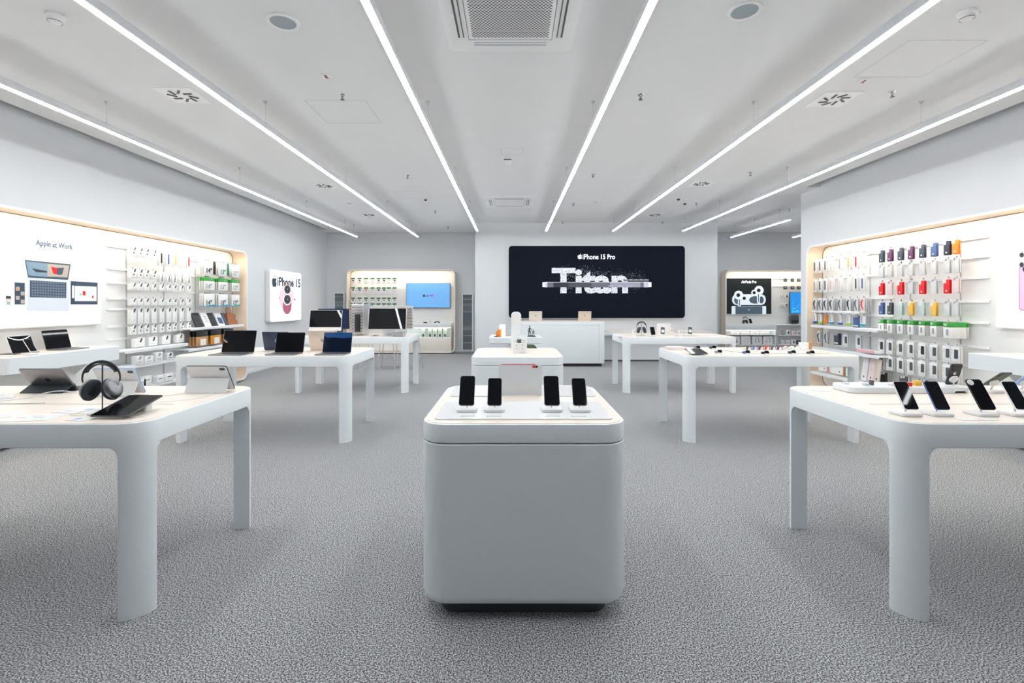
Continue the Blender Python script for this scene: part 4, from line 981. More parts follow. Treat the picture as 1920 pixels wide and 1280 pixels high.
def hang(side, X, Y, z, kind, col, label, name, group, n=2, step=.026, rlabel=None):
    """n packages one behind the other on a hook, the first nearest the room"""
    global NPK
    for k in range(n):
        o = bpy.data.objects.new(name, pack_mesh(kind, col)); C.objects.link(o); NPK += 1
        if side == 'B': o.location = (X, Y + k * step, z)
        else: o.location = (X - SIDE[side][1] * k * step, Y, z)
        o.rotation_euler = (0, 0, SIDE[side][0])
        tag(o, label if k == 0 else (rlabel or 'package behind the front one: ' + label), 'package', group)
def Lc(cx, cy): return (190 + cx / 3.765, 400 + cy / 3.765)
def R5(cx, cy): return (1630 + cx / 3.765, 390 + cy / 3.765)
def R4(cx, cy): return (1490 + cx / 4.13, 430 + cy / 4.13)
c9 = [230, 278, 323, 375, 430, 480, 520, 570, 620]
XF = -5.11
rows = [  # columns, reference (x, y of the package centre), half height, kind, colours, wording
    (c9[:4], (300, 282), .055, 'plug', [GREY3], 'white boxed plug', 'top'),
    ([425, 475, 525, 572, 618], (475, 322), .11, 'strap', [BLACK, BLUE, YEL, PAPER, RED], None, 'top'),
    (c9[:4], (300, 432), .055, 'plug', [GREY3], 'white boxed plug', 'second'),
    (c9[4:], (520, 462), .065, 'cord', [GREY3], 'white boxed cord', 'second'),
    (c9, (430, 527), .045, 'short', [GREY2], 'low white accessory box', 'third'),
    (c9, (430, 628), .045, 'short', [GREY2], 'white adapter box', 'fourth'),
    (c9, (430, 722), .10, 'tall', [GREY2], 'tall white cable box', 'fifth'),
    (c9, (430, 812), .055, 'plug', [GREY2], 'white cable box', 'sixth'),
    ([275, 367, 460, 560], (430, 895), .06, 'wide', [GREY2], 'wide white charger box', 'seventh')]
cn = {BLACK: 'black', BLUE: 'blue', YEL: 'yellow', PAPER: 'white', RED: 'red'}
for cols, ref, hh, kind, cl, words, rn in rows:
    z = onX(*Lc(*ref), XF).z
    ys = [onX(*Lc(c, ref[1]), XF).y for c in cols]
    if cols != c9[4:] and cols[0] != 425:
        rail('L', -5.262, 6.27, 7.72, z + hh + .004, f'white hook rail, {rn} row from the top, left niche', [] if kind == 'x' else ys)
    for k, y in enumerate(ys):
        c = cl[k % len(cl)]; w = words or 'slim white box with %s strap' % cn[c]
        hang('L', XF, y, z + hh, kind, c, f'{w}, {rn} row, {ORD[k]} from left, left wall', 'accessory_package', 'white accessory boxes on the left wall hooks', 2, rlabel=f'rear {w}, {rn} row, {ORD[k]} hook, left wall')
for cx, lb in ((175, 'thin upright at the near end of the left hook wall'), (440, 'thin upright in the middle of the left hook wall'), (662, 'thin upright between accessory boxes and sleeves, left niche')):
    upright('L', -5.262, onX(*Lc(cx, 600), -5.26).y, .25, 2.2, lb)
# big numbered sleeves
for r, (cy, h, top, bot, colr, rn) in enumerate(((383, .23, None, None, GREY1, 'top'), (495, .21, GREEN, None, GREY1, 'green topped'), (612, .21, None, TEAL, GREY1, 'blue footed'))):
    z = onX(*Lc(740, cy), -5.06).z
    rail('L', -5.262, 7.85, 9.0, z + .12, f'hook rail above the {rn} row of numbered sleeves', [8.08, 8.47, 8.85])
    for k, (y, num) in enumerate(((8.08, '14"'), (8.47, '13"'), (8.85, '13"'))):
        for q in range(3):
            b = MB(); w = .27 if k < 2 else .24
            b.box((0, .008, 0), (w, .014, h), .002)
            acc = [BLACK, mat('pine green', (.05, .19, .13), .5), GREY1][k] if r == 0 else GREY2
            if top: b.m = 1; b.box((0, .008, h / 2 - .03), (w + .001, .0155, .06), .001); b.m = 3; b.box((-.0 + .05, -.0005, h / 2 - .03), (.05, .002, .03))
            if bot: b.m = 2; b.prism([(-w / 2, -h / 2), (w / 2, -h / 2), (w / 2, -h / 2 + .035), (-w / 2, -h / 2 + .010)], -.001, .016, 'y')
            if r == 0: b.m = 4; b.box((w / 2 - .012, -.004, .01), (.05, .02, h * .96), .006)
            b.m = 4; s = 'x'
            if q == 0: b.m = 5; bounds_text(b, num, .14, .085, -.01, -.04, -.0006, .03)
            b.m = 3; b.box((0, .004, h / 2 + .012), (.05, .003, .03))
            o = b.build('laptop_sleeve', [PAPER, GREEN, TEAL, GREY2, acc, [[BLACK, MATS.get('pine green', BLACK), GREY2][k], GREY2, GREY3][r]], loc=(-5.06 - q * .034, y, z), rot=(0, 0, PI / 2))
            cw = ['black edged', 'green edged', 'grey edged'][k] if r == 0 else ['fourteen inch, left', 'thirteen inch, middle', 'thirteen inch, right'][k]
            tag(o, f'{cw} sleeve box in the {rn} row, {["front", "second", "rear"][q]} of its hook, left niche', 'sleeve', 'numbered sleeve boxes in the left niche')
shelf('L', -4.99, 7.49, 9.0, 1.06, 'shelf carrying leather folders and the brown bag')
shelf('L', -4.99, 7.45, 9.0, .735, 'shelf below the hanging tan sleeves in the left niche')
shelf('L', -4.97, 6.2, 7.42, .835, 'upper white shelf under the white accessory boxes, left niche')
shelf('L', -4.97, 6.2, 8.9, .63, 'middle white shelf low in the left niche')
shelf('L', -4.97, 6.2, 8.9, .33, 'lowest white shelf in the left niche')
# folders leaning on the shelf
def lean(label, y, w, h, m, acc=None, d=.02, tilt=24, name='leather_folder', cat='folder'):
    t = thing(name, label, cat, (-5.05, y, 1.06), PI / 2, 'folders leaning on the left niche shelf')
    M = Euler((-math.radians(tilt), 0, 0)).to_matrix().to_4x4()
    b = MB(); b.M = M; b.prism(rrect(w, h, .012, 4, 0, h / 2), 0, d, 'y', bev=.004); b.build('cover', m, t)
    if acc:
        b = MB(); b.M = M
        if acc == 'text': 
            for k in range(4): b.box((0, -.001, h * .35 + k * .03), (w * .5, .002, .010))
            b.build('print', GREY2, t)
        if acc == 'blue': b.prism([(-w * .32, h * .2), (w * .34, h * .12), (w * .36, h * .60), (-w * .3, h * .66)], -.003, 0, 'y'); b.build('blue_picture', mat('denim blue', (.05, .09, .25), .5), t)
        if acc == 'strap': b.box((w * .3, -.002, h / 2), (.012, .004, h)); b.build('strap', GREY3, t)
lean('black leather folder at the left end of the niche shelf', 7.84, .20, .255, mat('black leather', (.015, .018, .022), .5), 'strap')
lean('white packaged folder with printed text on the niche shelf', 8.05, .16, .25, PAPER, 'text')
lean('second black folder, right of the white one with text', 8.22, .17, .245, mat('black leather', (.015, .018, .022), .5), 'strap')
lean('white box with a blue folder picture on the niche shelf', 8.42, .18, .24, PAPER, 'blue')
lean('thin dark folder between the blue picture box and brown bag', 8.57, .09, .235, SLATE)
t = thing('leather_bag', 'brown leather bag with two handles on the niche shelf', 'bag', (-5.06, 8.78, 1.06), PI / 2)
M = Euler((-.2, 0, 0)).to_matrix().to_4x4()
b = MB(); b.M = M; b.prism([(-.14, 0), (.15, 0), (.15, .03), (.12, .20), (-.13, .22), (-.15, .03)], 0, .06, 'y', bev=.012); b.build('body', LEATH, t)
b = MB(); b.M = M; b.tube([(-.10, .01, .20), (-.10, .0, .27), (-.05, -.005, .315), (0, 0, .27), (.01, .01, .2)], .008, 8); b.build('handle', LEATH, t)
b = MB(); b.M = M; b.tube([(-.07, .05, .20), (-.07, .05, .29), (-.02, .05, .325), (.03, .05, .28), (.03, .05, .2)], .008, 8); b.build('handle', LEATH, t)
b = MB(); b.M = M; b.prism(ell(.03, .022, 16, .09, .11), -.012, 0, 'y'); b.build('round_tag', GREY2, t)
for k, (y, c, lb) in enumerate(((7.80, TAN, 'tan sleeve with black top hanging under the folder shelf, left group'), (8.16, mat('amber leather', (.60, .26, .03), .5), 'amber sleeve with black top hanging under the folder shelf, middle'), (8.52, TAN, 'tan sleeve hanging under the folder shelf, right group'))):
    for q in range(3):
        b = MB(); b.m = 1; b.box((0, .008, -.045), (.28, .016, .09), .003); b.m = 0; b.box((0, .008, -.165), (.28, .016, .15), .003); b.m = 2; b.box((.02, -.0005, -.18), (.14, .002, .10))
        o = b.build('hanging_sleeve', [c, BLACK, PAPER], loc=(-5.0 - q * .05, y, 1.0), rot=(0, 0, PI / 2)); tag(o, lb if q == 0 else f'{["", "second", "third"][q]} sleeve behind the front one, {["left", "middle", "right"][k]} group under folder shelf', 'sleeve', 'hanging leather sleeves in the left niche')
# boxes standing on the low shelves
for k, (cx, w, h) in enumerate(((260, .12, .12), (325, .15, .10), (398, .13, .13), (475, .12, .10))):
    y = onX(*Lc(cx, 1020), -4.98).y
    t = thing('boxed_accessory', f'white boxed accessory on the middle low shelf, {ORD[k]} from left, left niche', 'box', (-4.95, y, .63), PI / 2, 'boxes on the low left shelves')
    b = MB(); b.box((0, .04, h / 2), (w, .07, h), .003); b.build('carton', PAPER, t); b = MB(); b.prism([(-.03, h * .6), (0, h * .95), (.03, h * .9), (.01, h * .6)], .002, .006, 'y'); b.box((.0, .004, h * .3), (w * .5, .004, .008)); b.build('picture', GREY2 if k != 3 else BLACK, t)
for k, (cx, w, h) in enumerate(((270, .16, .10), (315, .14, .13), (405, .13, .10), (470, .16, .10))):
    y = onX(*Lc(cx, 1160), -4.98).y
    t = thing('boxed_accessory', f'flat white carton on the lowest shelf, {ORD[k]} from left, left niche', 'box', (-4.95, y, .33), PI / 2, 'boxes on the low left shelves')
    b = MB(); b.box((0, .04, h / 2), (w, .07, h), .003); b.build('carton', PAPER, t); b = MB(); b.box((0, .004, h * .6), (w * .5, .004, .014)); b.build('picture', GREY2 if k < 3 else BLACK, t)
# ---- console shelf with computers under the lit board -----------------------------
def console(side, X, Y0, Y1, label, zt=.93):
    t = thing('display_console', label, 'shelf', (X, (Y0 + Y1) / 2, 0), SIDE[side][0], 'wall consoles in the niches')
    w = abs(Y1 - Y0); b = MB(); b.M = Matrix.Translation((0, .26, 0)); b.stack(rrect(w, .52, .03, 5), [(.003, zt - .16), (0, zt - .157), (0, zt - .003), (.003, zt)]); b.build('slab', WHITE, t)
    b = MB(); b.box((0, .3, zt + .0005), (w - .04, .40, .001)); b.build('wooden_top', BIRCH, t)
    for s in (-1, 1):
        b = MB(); b.prism([(.28, zt - .16), (.5, zt - .16), (.5, zt - .34)], s * (w / 2 - .06) - .01, s * (w / 2 - .06) + .01, 'x'); b.build('bracket', WHITE, t)
console('L', -4.75, 4.55, 5.86, 'white wall console under the lit board, left niche')
console('R', 4.75, 3.6, 5.06, 'white wall console under the lit board, right niche')
laptop('laptop showing a pale curved line on the left wall console', (-5.08, 5.42, .932), .304, .215, PI / 2, SGREY, 'laptops on the left wall console')
p = onX(88, 657, -4.9)
t = thing('propped_tablet', 'tablet with a bright arc picture beside the console laptop', 'tablet', (-5.02, 4.98, .932), PI / 2, 'devices on the left wall console')
M = Euler((-math.radians(20), 0, 0)).to_matrix().to_4x4()
b = MB(); b.M = M; b.prism(rrect(.25, .19, .012, 4, 0, .1), 0, .007, 'y', bev=.002); b.build('body', ALU, t)
b = MB(); b.M = M; b.prism(rrect(.24, .18, .01, 4, 0, .1), -.001, .001, 'y'); b.build('screen', SCREEN, t)
b = MB(); b.M = M; b.tube([(-.11 + .022 * k, -.0015, .182 - .035 * math.sin(PI * k / 10)) for k in range(11)], .004, 6); b.build('picture_arc', INKW, t)
b = MB(); b.box((0, .05, .004), (.25, .16, .008), .002); b.build('keyboard_cover', GREY3, t)
s_, p_ = phone_display(-4.85, 4.86, .932, 'phone with a bright arc picture before the console tablet', 'stand under the console phone, left wall', rz=PI / 2, body=PLAST, gp='devices on the left wall console')
for y, lb in ((4.62, 'white card at the near end of the left wall console'), (4.72, 'peach card near the left wall console end')):
    b = MB(); b.box((0, 0, .002), (.10, .12, .004)); tag(b.build('leaflet', PPINK if 'peach' in lb else PAPER, loc=(-4.9, y, .932)), lb, 'leaflet', 'cards on the left wall console')

# ---- right niche -------------------------------------------------------------------
XR2 = 5.13
c8 = [80, 140, 213, 287, 367, 450, 543, 603]; q8 = [155, 195, 235, 280, 347, 415, 473, 523]
CN = {}
def hr(cols, conv, ref, hh, kind, cl, words, rn, n, grp, name='accessory_package', step=.026, wall='right wall', rl=True):
    z = onX(*conv(*ref), XR2).z; ys = [onX(*conv(c, ref[1]), XR2).y for c in cols]
    if rl: rail('R', 5.29, (6.72 if conv is R4 else 5.36), (8.1 if conv is R4 else 6.66), z + hh + .004, f'white hook rail, {rn} row, {grp[1]}', ys)
    for k, y in enumerate(ys):
        c = cl[k % len(cl)]; w = words[k % len(words)]
        hang('R', XR2, y, z + hh, kind[k % len(kind)], c, f'{w}, {rn} row, {ORD[k]} from left, {grp[1]}', name, grp[0], n, step, rlabel=f'rear {w}, {rn} row, {ORD[k]} hook, {grp[1]}')
GC = ('phone cases on the right wall', 'case wall'); GS = ('watch strap boxes on the right wall', 'strap wall')
hr(c8, R5, (80, 338), .082, ['case'], [SLATE, PURPLE, SLATE, PURPLE, SLATE, BLUEC, mat('ink navy case', (.03, .03, .055), .5), ORANGE], ['dark slate phone case', 'plum phone case', 'dark slate phone case', 'plum phone case', 'slate phone case', 'blue phone case', 'ink navy phone case', 'orange phone case'], 'top', 2, GC, 'phone_case')
hr(c8, R5, (80, 450), .085, ['clear'], [PALE], ['clear grey phone case'], 'second', 2, GC, 'phone_case')
hr(c8, R5, (80, 568), .082, ['case', 'clear'], [RED, PPINK, RED, PALE, RED, PALE, RED, PPINK], ['red phone case', 'pale pink phone case', 'red phone case', 'pale clear case', 'red phone case', 'pale clear case', 'red phone case', 'pale pink phone case'], 'third', 2, GC, 'phone_case')
hr(c8, R5, (80, 705), .082, ['case', 'case', 'case', 'case', 'case', 'case', 'clear', 'clear'], [BLUEC, GREY3, PTEAL, YEL, PTEAL, YEL, PALE, PALE], ['navy blue phone case', 'dark grey phone case', 'pale teal phone case', 'yellow phone case', 'pale teal phone case', 'yellow phone case', 'clear phone case', 'clear phone case'], 'fourth', 2, GC, 'phone_case')
hr(c8, R5, (80, 832), .09, ['green'], [GREEN], ['green topped glass box'], 'green', 5, ('green topped boxes on the right wall', 'case wall'), 'screen_protector_box', .027)
hr(c8, R5, (80, 972), .09, ['phonepack'], [BLACK, GREY3, GREY3, GREY3, BLACK, GREY3, GREY3, SLATE], ['white box picturing a dark phone'], 'sixth', 2, GC)
hr(c8, R5, (80, 1085), .09, ['phonepack'], [GREY3], ['white box with dark phone picture'], 'seventh', 2, GC)
hr([95, 235, 375, 520], R5, (95, 1205), .09, ['darkpack', 'darkpack', 'darkpack', 'phonepack'], [BLACK, GREY3, SLATE, GREY3], ['black accessory pack', 'dark grey accessory pack', 'dark slate accessory pack', 'white phone picture box'], 'lowest', 1, GC)
hr(q8, R4, (155, 288), .11, ['strap'], [SLATE, SLATE, SLATE, GREY1, GREY2, YEL, RED, GREY1], ['slim box with slate strap', 'slim box with slate strap', 'slim box with slate strap', 'slim box with pale grey strap', 'slim box with grey strap', 'slim box with yellow strap', 'slim box with red strap', 'slim box with pale strap'], 'top', 2, GS)
hr(q8, R4, (155, 438), .11, ['strap'], [GREY2, SLATE, SLATE, PINK, PPINK, PAPER, SLATE, BLUEC], ['slim box with grey strap', 'slim box with slate strap', 'slim box with slate strap', 'slim box with pink strap', 'slim box with pale pink strap', 'slim box with white strap', 'slim box with slate strap', 'slim box with navy strap'], 'second', 2, GS)
hr(q8, R4, (155, 583), .095, ['greystrap'], [BLACK, BLACK, BLACK, BLACK, GREY3, BLACK, GREY3, RED], ['grey pack with dark strap'] * 7 + ['grey pack with black and red strap'], 'third', 4, GS, step=.03)
hr(q8, R4, (155, 690), .075, ['kids', 'kids', 'tanbox', 'kids', 'kids', 'kids', 'darkpack', 'kids'], [BLUE, mat('lime print', (.35, .65, .05), .5), ORANGE, TEAL, BLUE, mat('lime print', (.35, .65, .05), .5), BLUEC, TEAL], ['white box with blue foot', 'white box with lime foot', 'orange box with red mark', 'white box with cyan foot', 'white box with blue foot', 'white box with lime foot', 'navy picture box', 'white box with cyan foot'], 'coloured', 1, GS)
hr([185, 240, 320, 390, 490], R4, (185, 832), .085, ['greystrap', 'greystrap', 'darkpack', 'phonepack', 'phonepack'], [BLACK, GREY3, SLATE, GREY3, GREY3], ['pale pack with black strap', 'pale pack with dark strap', 'dark picture pack', 'white box with dark phone', 'white box with dark phone'], 'lower', 2, GS)
for conv, cx, lb in ((R5, 290, 'thin upright behind the fourth column of phone cases'), (R5, 645, 'thin upright at the near end of the phone case wall'), (R4, 585, 'thin upright between strap wall and case wall')):
    upright('R', 5.292, onX(*conv(cx, 600), 5.29).y, .25, 2.2, lb)
# a long white stack of green topped boxes at the near end
ze = onX(*R5(80, 832), XR2).z + .09
for k in range(10):
    o = bpy.data.objects.new('screen_protector_box', pack_mesh('green', GREEN)); C.objects.link(o); o.location = (5.13 + .014 * k * 0 + .10, 5.66 - .0, ze) if False else (5.02 + .0175 * k, 5.585, ze); o.rotation_euler = (0, 0, -PI / 2)
    tag(o, f'green topped glass box at the near end, {ORD[k]} from the front, case wall', 'package', 'green topped boxes on the right wall')
shelf('R', 5.0, 6.63, 8.12, 1.087, 'shelf under the coloured strap boxes, right niche')
shelf('R', 5.0, 6.6, 8.12, .722, 'shelf under the lower strap packs, right niche')
shelf('R', 5.0, 6.6, 8.12, .312, 'lowest shelf with flat cartons, right niche')
shelf('R', 5.02, 7.0, 8.12, 1.325, 'thin ledge under the grey strap packs, right niche', .1, .012)
def stand_book(label, y, w, h, z, m, x=5.06, tilt=8):
    t = thing('standing_booklet', label, 'booklet', (x, y, z), -PI / 2, 'booklets standing in the right niche')
    b = MB(); b.M = Euler((-math.radians(tilt), 0, 0)).to_matrix().to_4x4(); b.box((0, .006, h / 2), (w, .012, h), .001); b.build('cover', m, t)
    b = MB(); b.M = Euler((-math.radians(tilt), 0, 0)).to_matrix().to_4x4(); b.prism([(q_[0] * .3, q_[1] * .3 + h * .18) for q_ in ell(.04, .05, 12)], -.002, 0, 'y'); b.build('emblem', GREY3, t)
for k, (y, m, h, lb) in enumerate(((6.98, PAPER, .33, 'white booklet standing left of the beige ones, right niche'), (6.85, PPINK, .34, 'pinkish booklet standing on the low right shelf'), (6.74, BEIGE, .34, 'beige booklet nearest the phone case wall'))):
    stand_book(lb, y, .11, h, .334, m)
t = thing('pink_carton', 'flat pink edged carton lying on the lower right niche shelf', 'box', (5.10, 6.9, .744), -PI / 2)
b = MB(); b.box((0, 0, .02), (.34, .14, .04), .002); b.build('lid', PAPER, t); b = MB(); b.box((0, -.0705, .02), (.34, .003, .04)); b.build('pink_edge', PINK, t)
for k, (y, w, m, m2, lb) in enumerate(((7.90, .22, PAPER, PINK, 'flat white carton with pink frame on the lowest right shelf'), (7.55, .30, PAPER, TAN, 'flat white carton with tan frame on the lowest right shelf'), (7.25, .2, PAPER, GREY2, 'flat white carton at the near end of the lowest shelf'))):
    t = thing('framed_carton', lb, 'box', (5.06, y, .334), -PI / 2, 'flat cartons on the lowest right shelf')
    b = MB(); b.box((0, .02, .07), (w, .03, .14), .002); b.build('carton', m2, t); b = MB(); b.box((0, .003, .07), (w - .02, .006, .12)); b.m = 1; b.box((w * .2, -.0005, .05), (.02, .002, .02)); b.build('front_print', [m, GREY3], t)
# low rails that show empty near the lit board, right
for z, lb in ((onX(*R5(740, 975), 5.2).z, 'x'),): pass

# ================= signs ============================================================
def lightbox(name, label, loc, rz, w, h, d, r, face, cat='sign', frame=PLAST, bev=.0):
    t = thing(name, label, cat, loc, rz)
    b = MB(); b.prism(rrect(w, h, r, 8, 0, 0), .004, d, 'y', bev=bev); b.build('frame', frame, t)
    b = MB(); b.prism(rrect(w - .02, h - .02, max(r - .01, .002), 8, 0, 0), 0, .006, 'y'); b.build('face', face, t)
    return t
# board with office devices, left niche
X0, Yc, zc = -5.205, 5.43, 1.725
t = lightbox('lit_board', 'lit white board picturing a laptop, phone and tablet, left niche', (X0, Yc, zc), PI / 2, 1.40, 1.09, .055, .01, BOXLIT, 'lit board')
def UV(px, py, X=X0): p = onX(px, py, X); return (p.y - Yc, p.z - zc)
def A1(cx, cy): return UV(cx / 4.925, 380 + cy / 4.925)
def quad(b, p, y0, y1, conv): b.prism([conv(*q) for q in p], y0, y1, 'y')
b = MB(); u0, v0 = A1(330, 378); u1, v1 = A1(672, 405); bounds_text(b, 'Apple at Work', u1 - u0, .085, (u0 + u1) / 2, (v0 + v1) / 2 - .005, -.001, .028); b.build('lettering', mat('blue grey ink', (.07, .12, .19), .5), t)
b = MB(); u0, v0 = A1(205, 418); u1, v1 = A1(800, 470); bounds_text(b, 'Apple devices, made for business and your work', u1 - u0, .035, (u0 + u1) / 2, (v0 + v1) / 2, -.001); b.build('small_lettering', mat('faint ink', (.55, .57, .6), .5, emit=.25), t)
b = MB(); quad(b, [(228, 527), (652, 568), (628, 712), (258, 690)], -.0014, -.0002, A1); b.m = 1; quad(b, [(238, 540), (440, 560), (434, 685), (262, 670)], -.002, -.001, A1); b.m = 2; quad(b, [(436, 562), (640, 580), (620, 690), (436, 682)], -.002, -.001, A1)
b.m = 3; quad(b, [(290, 605), (432, 630), (432, 645), (330, 640)], -.0026, -.002, A1); b.m = 4; quad(b, [(470, 590), (540, 605), (535, 660), (490, 655)], -.0026, -.002, A1); b.m = 0; quad(b, [(525, 600), (590, 600), (570, 665), (525, 665)], -.003, -.0024, A1)
b.build('laptop_picture', [mat('steel print', (.05, .09, .13), .5), mat('sky print', (.22, .34, .46), .5), mat('cream print', (.5, .45, .40), .5), INK, RED], t)
b = MB(); quad(b, [(275, 715), (612, 735), (610, 880), (275, 872)], -.0014, -.0002, A1); b.m = 1
for r in range(6):
    for c in range(13):
        x = 290 + c * 24.3; y = 722 + r * 24.5 + c * 1.2; quad(b, [(x, y), (x + 18, y + 1), (x + 18, y + 18), (x, y + 17)], -.002, -.0012, A1)
b.build('keyboard_picture', [mat('slate print', (.04, .07, .12), .5), mat('key print', (.16, .21, .28), .5)], t)
b = MB(); quad(b, [(262, 690), (632, 712), (640, 1000), (245, 1000)], -.0008, -.0001, A1); b.build('laptop_deck_picture', mat('pale blue print', (.72, .78, .86), .5), t)
b = MB(); quad(b, [(135, 735), (228, 740), (228, 938), (135, 938)], -.0014, -.0002, A1); b.m = 1
for x, y in ((145, 775), (190, 820), (145, 860), (190, 895)): quad(b, [(x, y), (x + 35, y + 1), (x + 35, y + 36), (x, y + 36)], -.002, -.001, A1)
b.m = 2; quad(b, [(152, 790), (172, 790), (172, 806), (152, 806)], -.0026, -.002, A1); b.build('phone_picture', [mat('slate print', (.1, .16, .25), .5), mat('cream print', (.75, .72, .68), .5), ORANGE], t)
b = MB(); quad(b, [(652, 722), (900, 738), (900, 938), (652, 938)], -.0014, -.0002, A1); b.m = 1; quad(b, [(690, 768), (890, 775), (890, 908), (690, 908)], -.002, -.001, A1); b.m = 2; quad(b, [(762, 815), (788, 815), (788, 855), (762, 855)], -.0026, -.002, A1); quad(b, [(848, 862), (862, 855), (862, 882), (848, 882)], -.0026, -.002, A1)
b.m = 3; quad(b, [(733, 838), (752, 838), (752, 855), (733, 855)], -.0026, -.002, A1); b.m = 1; quad(b, [(664, 765), (684, 765), (684, 880), (664, 880)], -.002, -.001, A1)
b.build('tablet_picture', [mat('slate print', (.1, .16, .25), .5), BOXLIT, RED, mat('mint print', (.3, .6, .5), .5)], t)
b = MB(); quad(b, [(55, 860), (100, 862), (102, 885), (53, 885)], -.0014, -.0002, A1); b.m = 1; quad(b, [(50, 885), (105, 885), (105, 915), (50, 915)], -.0014, -.0002, A1); b.m = 2; quad(b, [(60, 916), (96, 916), (92, 940), (64, 940)], -.0014, -.0002, A1); b.build('watch_picture', [INK, PPINK, mat('mint print', (.3, .6, .5), .5)], t)
# right niche board with a lilac phone
t = lightbox('lit_board', 'lit white board picturing a lilac phone, right niche', (5.235, 4.55, 1.745), -PI / 2, 1.40, 1.13, .055, .01, BOXLIT, 'lit board')
pc = onX(1911, 500, 5.235); pd = onX(1911, 582, 5.235)
u = -(pc.y - 4.55); b = MB(); hz = (pc.z + pd.z) / 2 - 1.745; b.prism(rrect(.20, pc.z - pd.z + .0, .03, 6, u + .10, hz - .0), -.004, 0, 'y'); b.m = 1; b.prism(rrect(.18, pc.z - pd.z - .02, .025, 6, u + .10, hz), -.006, -.003, 'y'); b.m = 2
for dx, dz in ((.03, .07), (.06, .02), (.03, .17)): b.prism(ell(.02, .025, 14, u + dx, pc.z - 1.745 + dz - .05), -.009, -.005, 'y')
b.build('phone_picture', [mat('lilac', (.42, .25, .38), .5, emit=.1), mat('pale lilac', (.70, .48, .64), .5, emit=.15), INK], t)
# pink phone sign on the left wall
X0, Yc, zc = -5.31, 11.385, 1.61
t = lightbox('wall_sign', 'white lit sign with a pink phone camera picture on the left wall', (X0, Yc, zc), PI / 2, 1.56, 1.18, .12, .07, SIGNLIT, bev=.02)
def A4(cx, cy): p = onX(300 + cx / 5.053, 480 + cy / 5.053, X0); return (p.y - Yc, p.z - zc)
b = MB(); u0, v0 = A4(1112, 235); u1, v1 = A4(1330, 262); bounds_text(b, 'iPhone 15', u1 - u0, .21, (u0 + u1) / 2, (v0 + v1) / 2, -.001, .03); b.build('lettering', mat('dark slate ink', (.03, .06, .085), .5), t); b = MB(); u, v = A4(1083, 245)
for q in apple(.25, u, v): b.prism(q, -.002, 0, 'y')
b.build('logo', mat('dark slate ink', (.03, .06, .085), .5), t)
b = MB(); c = A4(1205, 405); b.prism(rot2(rrect(.68, .62, .2, 8, c[0], c[1] + .05), 45, *c), -.0012, -.0002, 'y'); b.m = 1; b.prism(ell(.22, .20, 24, c[0], c[1] - .16), -.002, -.0012, 'y'); b.m = 2; b.prism(ell(.13, .10, 24, c[0] + .0, c[1] + .12), -.003, -.002, 'y'); b.prism(ell(.05, .025, 12, *A4(1275, 410)), -.003, -.001, 'y'); b.prism(ell(.018, .03, 12, *A4(1132, 395)), -.003, -.001, 'y')
b.build('pink_phone_picture', [mat('very pale pink', (.80, .62, .66), .6, emit=.22), mat('rose print', (.62, .16, .28), .6), mat('pale rose print', (.72, .32, .42), .6)], t)
for cx, cy, r in ((1205, 320, .155), (1205, 415, .165)):
    b = MB(); u, v = A4(cx, cy); b.m = 0; b.prism(ell(r + .03, r * .66 + .02, 28, u, v), -.005, -.002, 'y'); b.m = 1; b.prism(ell(r, r * .66, 28, u, v + .012), -.007, -.004, 'y'); b.m = 2; b.prism(ell(r * .6, r * .4, 24, u, v + .012), -.0085, -.006, 'y'); b.m = 3; b.prism(ell(r * .18, r * .13, 14, u, v + .016), -.0095, -.008, 'y'); b.build('lens_picture', [mat('lens rim', (.85, .80, .82), .5, emit=.3), mat('lens grey', (.05, .065, .08), .4), mat('lens dark', (.02, .025, .035), .4), GREY2], t)
# large dark banner
Yb = 12.3; sB = FPX / Yb; Xc, zc = (1119 - 961) / sB, (HC - (528.5 - 568) / sB)
t = lightbox('banner_sign', 'large dark navy banner with a titanium phone edge picture', (Xc, Yb, zc), 0, 332 / sB, 137 / sB, .09, .10, DPAN, frame=PANEL)
def AB(cx, cy): p = onY(870 + cx / 4.267, 440 + cy / 4.267, Yb); return (p.x - Xc, p.z - zc)
b = MB(); u0, v0 = AB(950, 176); u1, _ = AB(1208, 176); m0, _ = AB(1076, 0); m1, _ = AB(1096, 0)
bounds_text(b, 'iPhone', m0 - u0, .128, (u0 + m0) / 2, v0, -.001, .006); bounds_text(b, '15 Pro', u1 - m1, .122, (u1 + m1) / 2, v0, -.001, .018); b.build('heading_lettering', INKW, t); b = MB(); u, v = AB(927, 176)
for q in apple(.125, u, v): b.prism(q, -.0015, 0, 'y')
b.build('logo', INKW, t)
sand = bpy.data.materials.new('grainy silver print'); sand.use_nodes = True; nt = sand.node_tree; bs = nt.nodes['Principled BSDF']; tc = nt.nodes.new('ShaderNodeTexCoord'); nn = nt.nodes.new('ShaderNodeTexNoise'); nn.inputs['Scale'].default_value = 45; nn.inputs['Detail'].default_value = 3
rr = nt.nodes.new('ShaderNodeValToRGB'); rr.color_ramp.elements[0].position = .36; rr.color_ramp.elements[0].color = (.12, .13, .17, 1); rr.color_ramp.elements[1].position = .56; rr.color_ramp.elements[1].color = (.62, .65, .75, 1)
nt.links.new(tc.outputs['Object'], nn.inputs['Vector']); nt.links.new(nn.outputs['Fac'], rr.inputs['Fac']); nt.links.new(rr.outputs['Color'], bs.inputs['Base Color']); nt.links.new(rr.outputs['Color'], bs.inputs['Emission Color']); bs.inputs['Emission Strength'].default_value = .45
b = MB(); u0, v0 = AB(702, 265); u1, v1 = AB(1312, 470); bounds_text(b, 'Titan', u1 - u0, v0 - v1, (u0 + u1) / 2, (v0 + v1) / 2, -.001, .035); b.build('large_lettering', sand, t)
random.seed(3); b = MB()
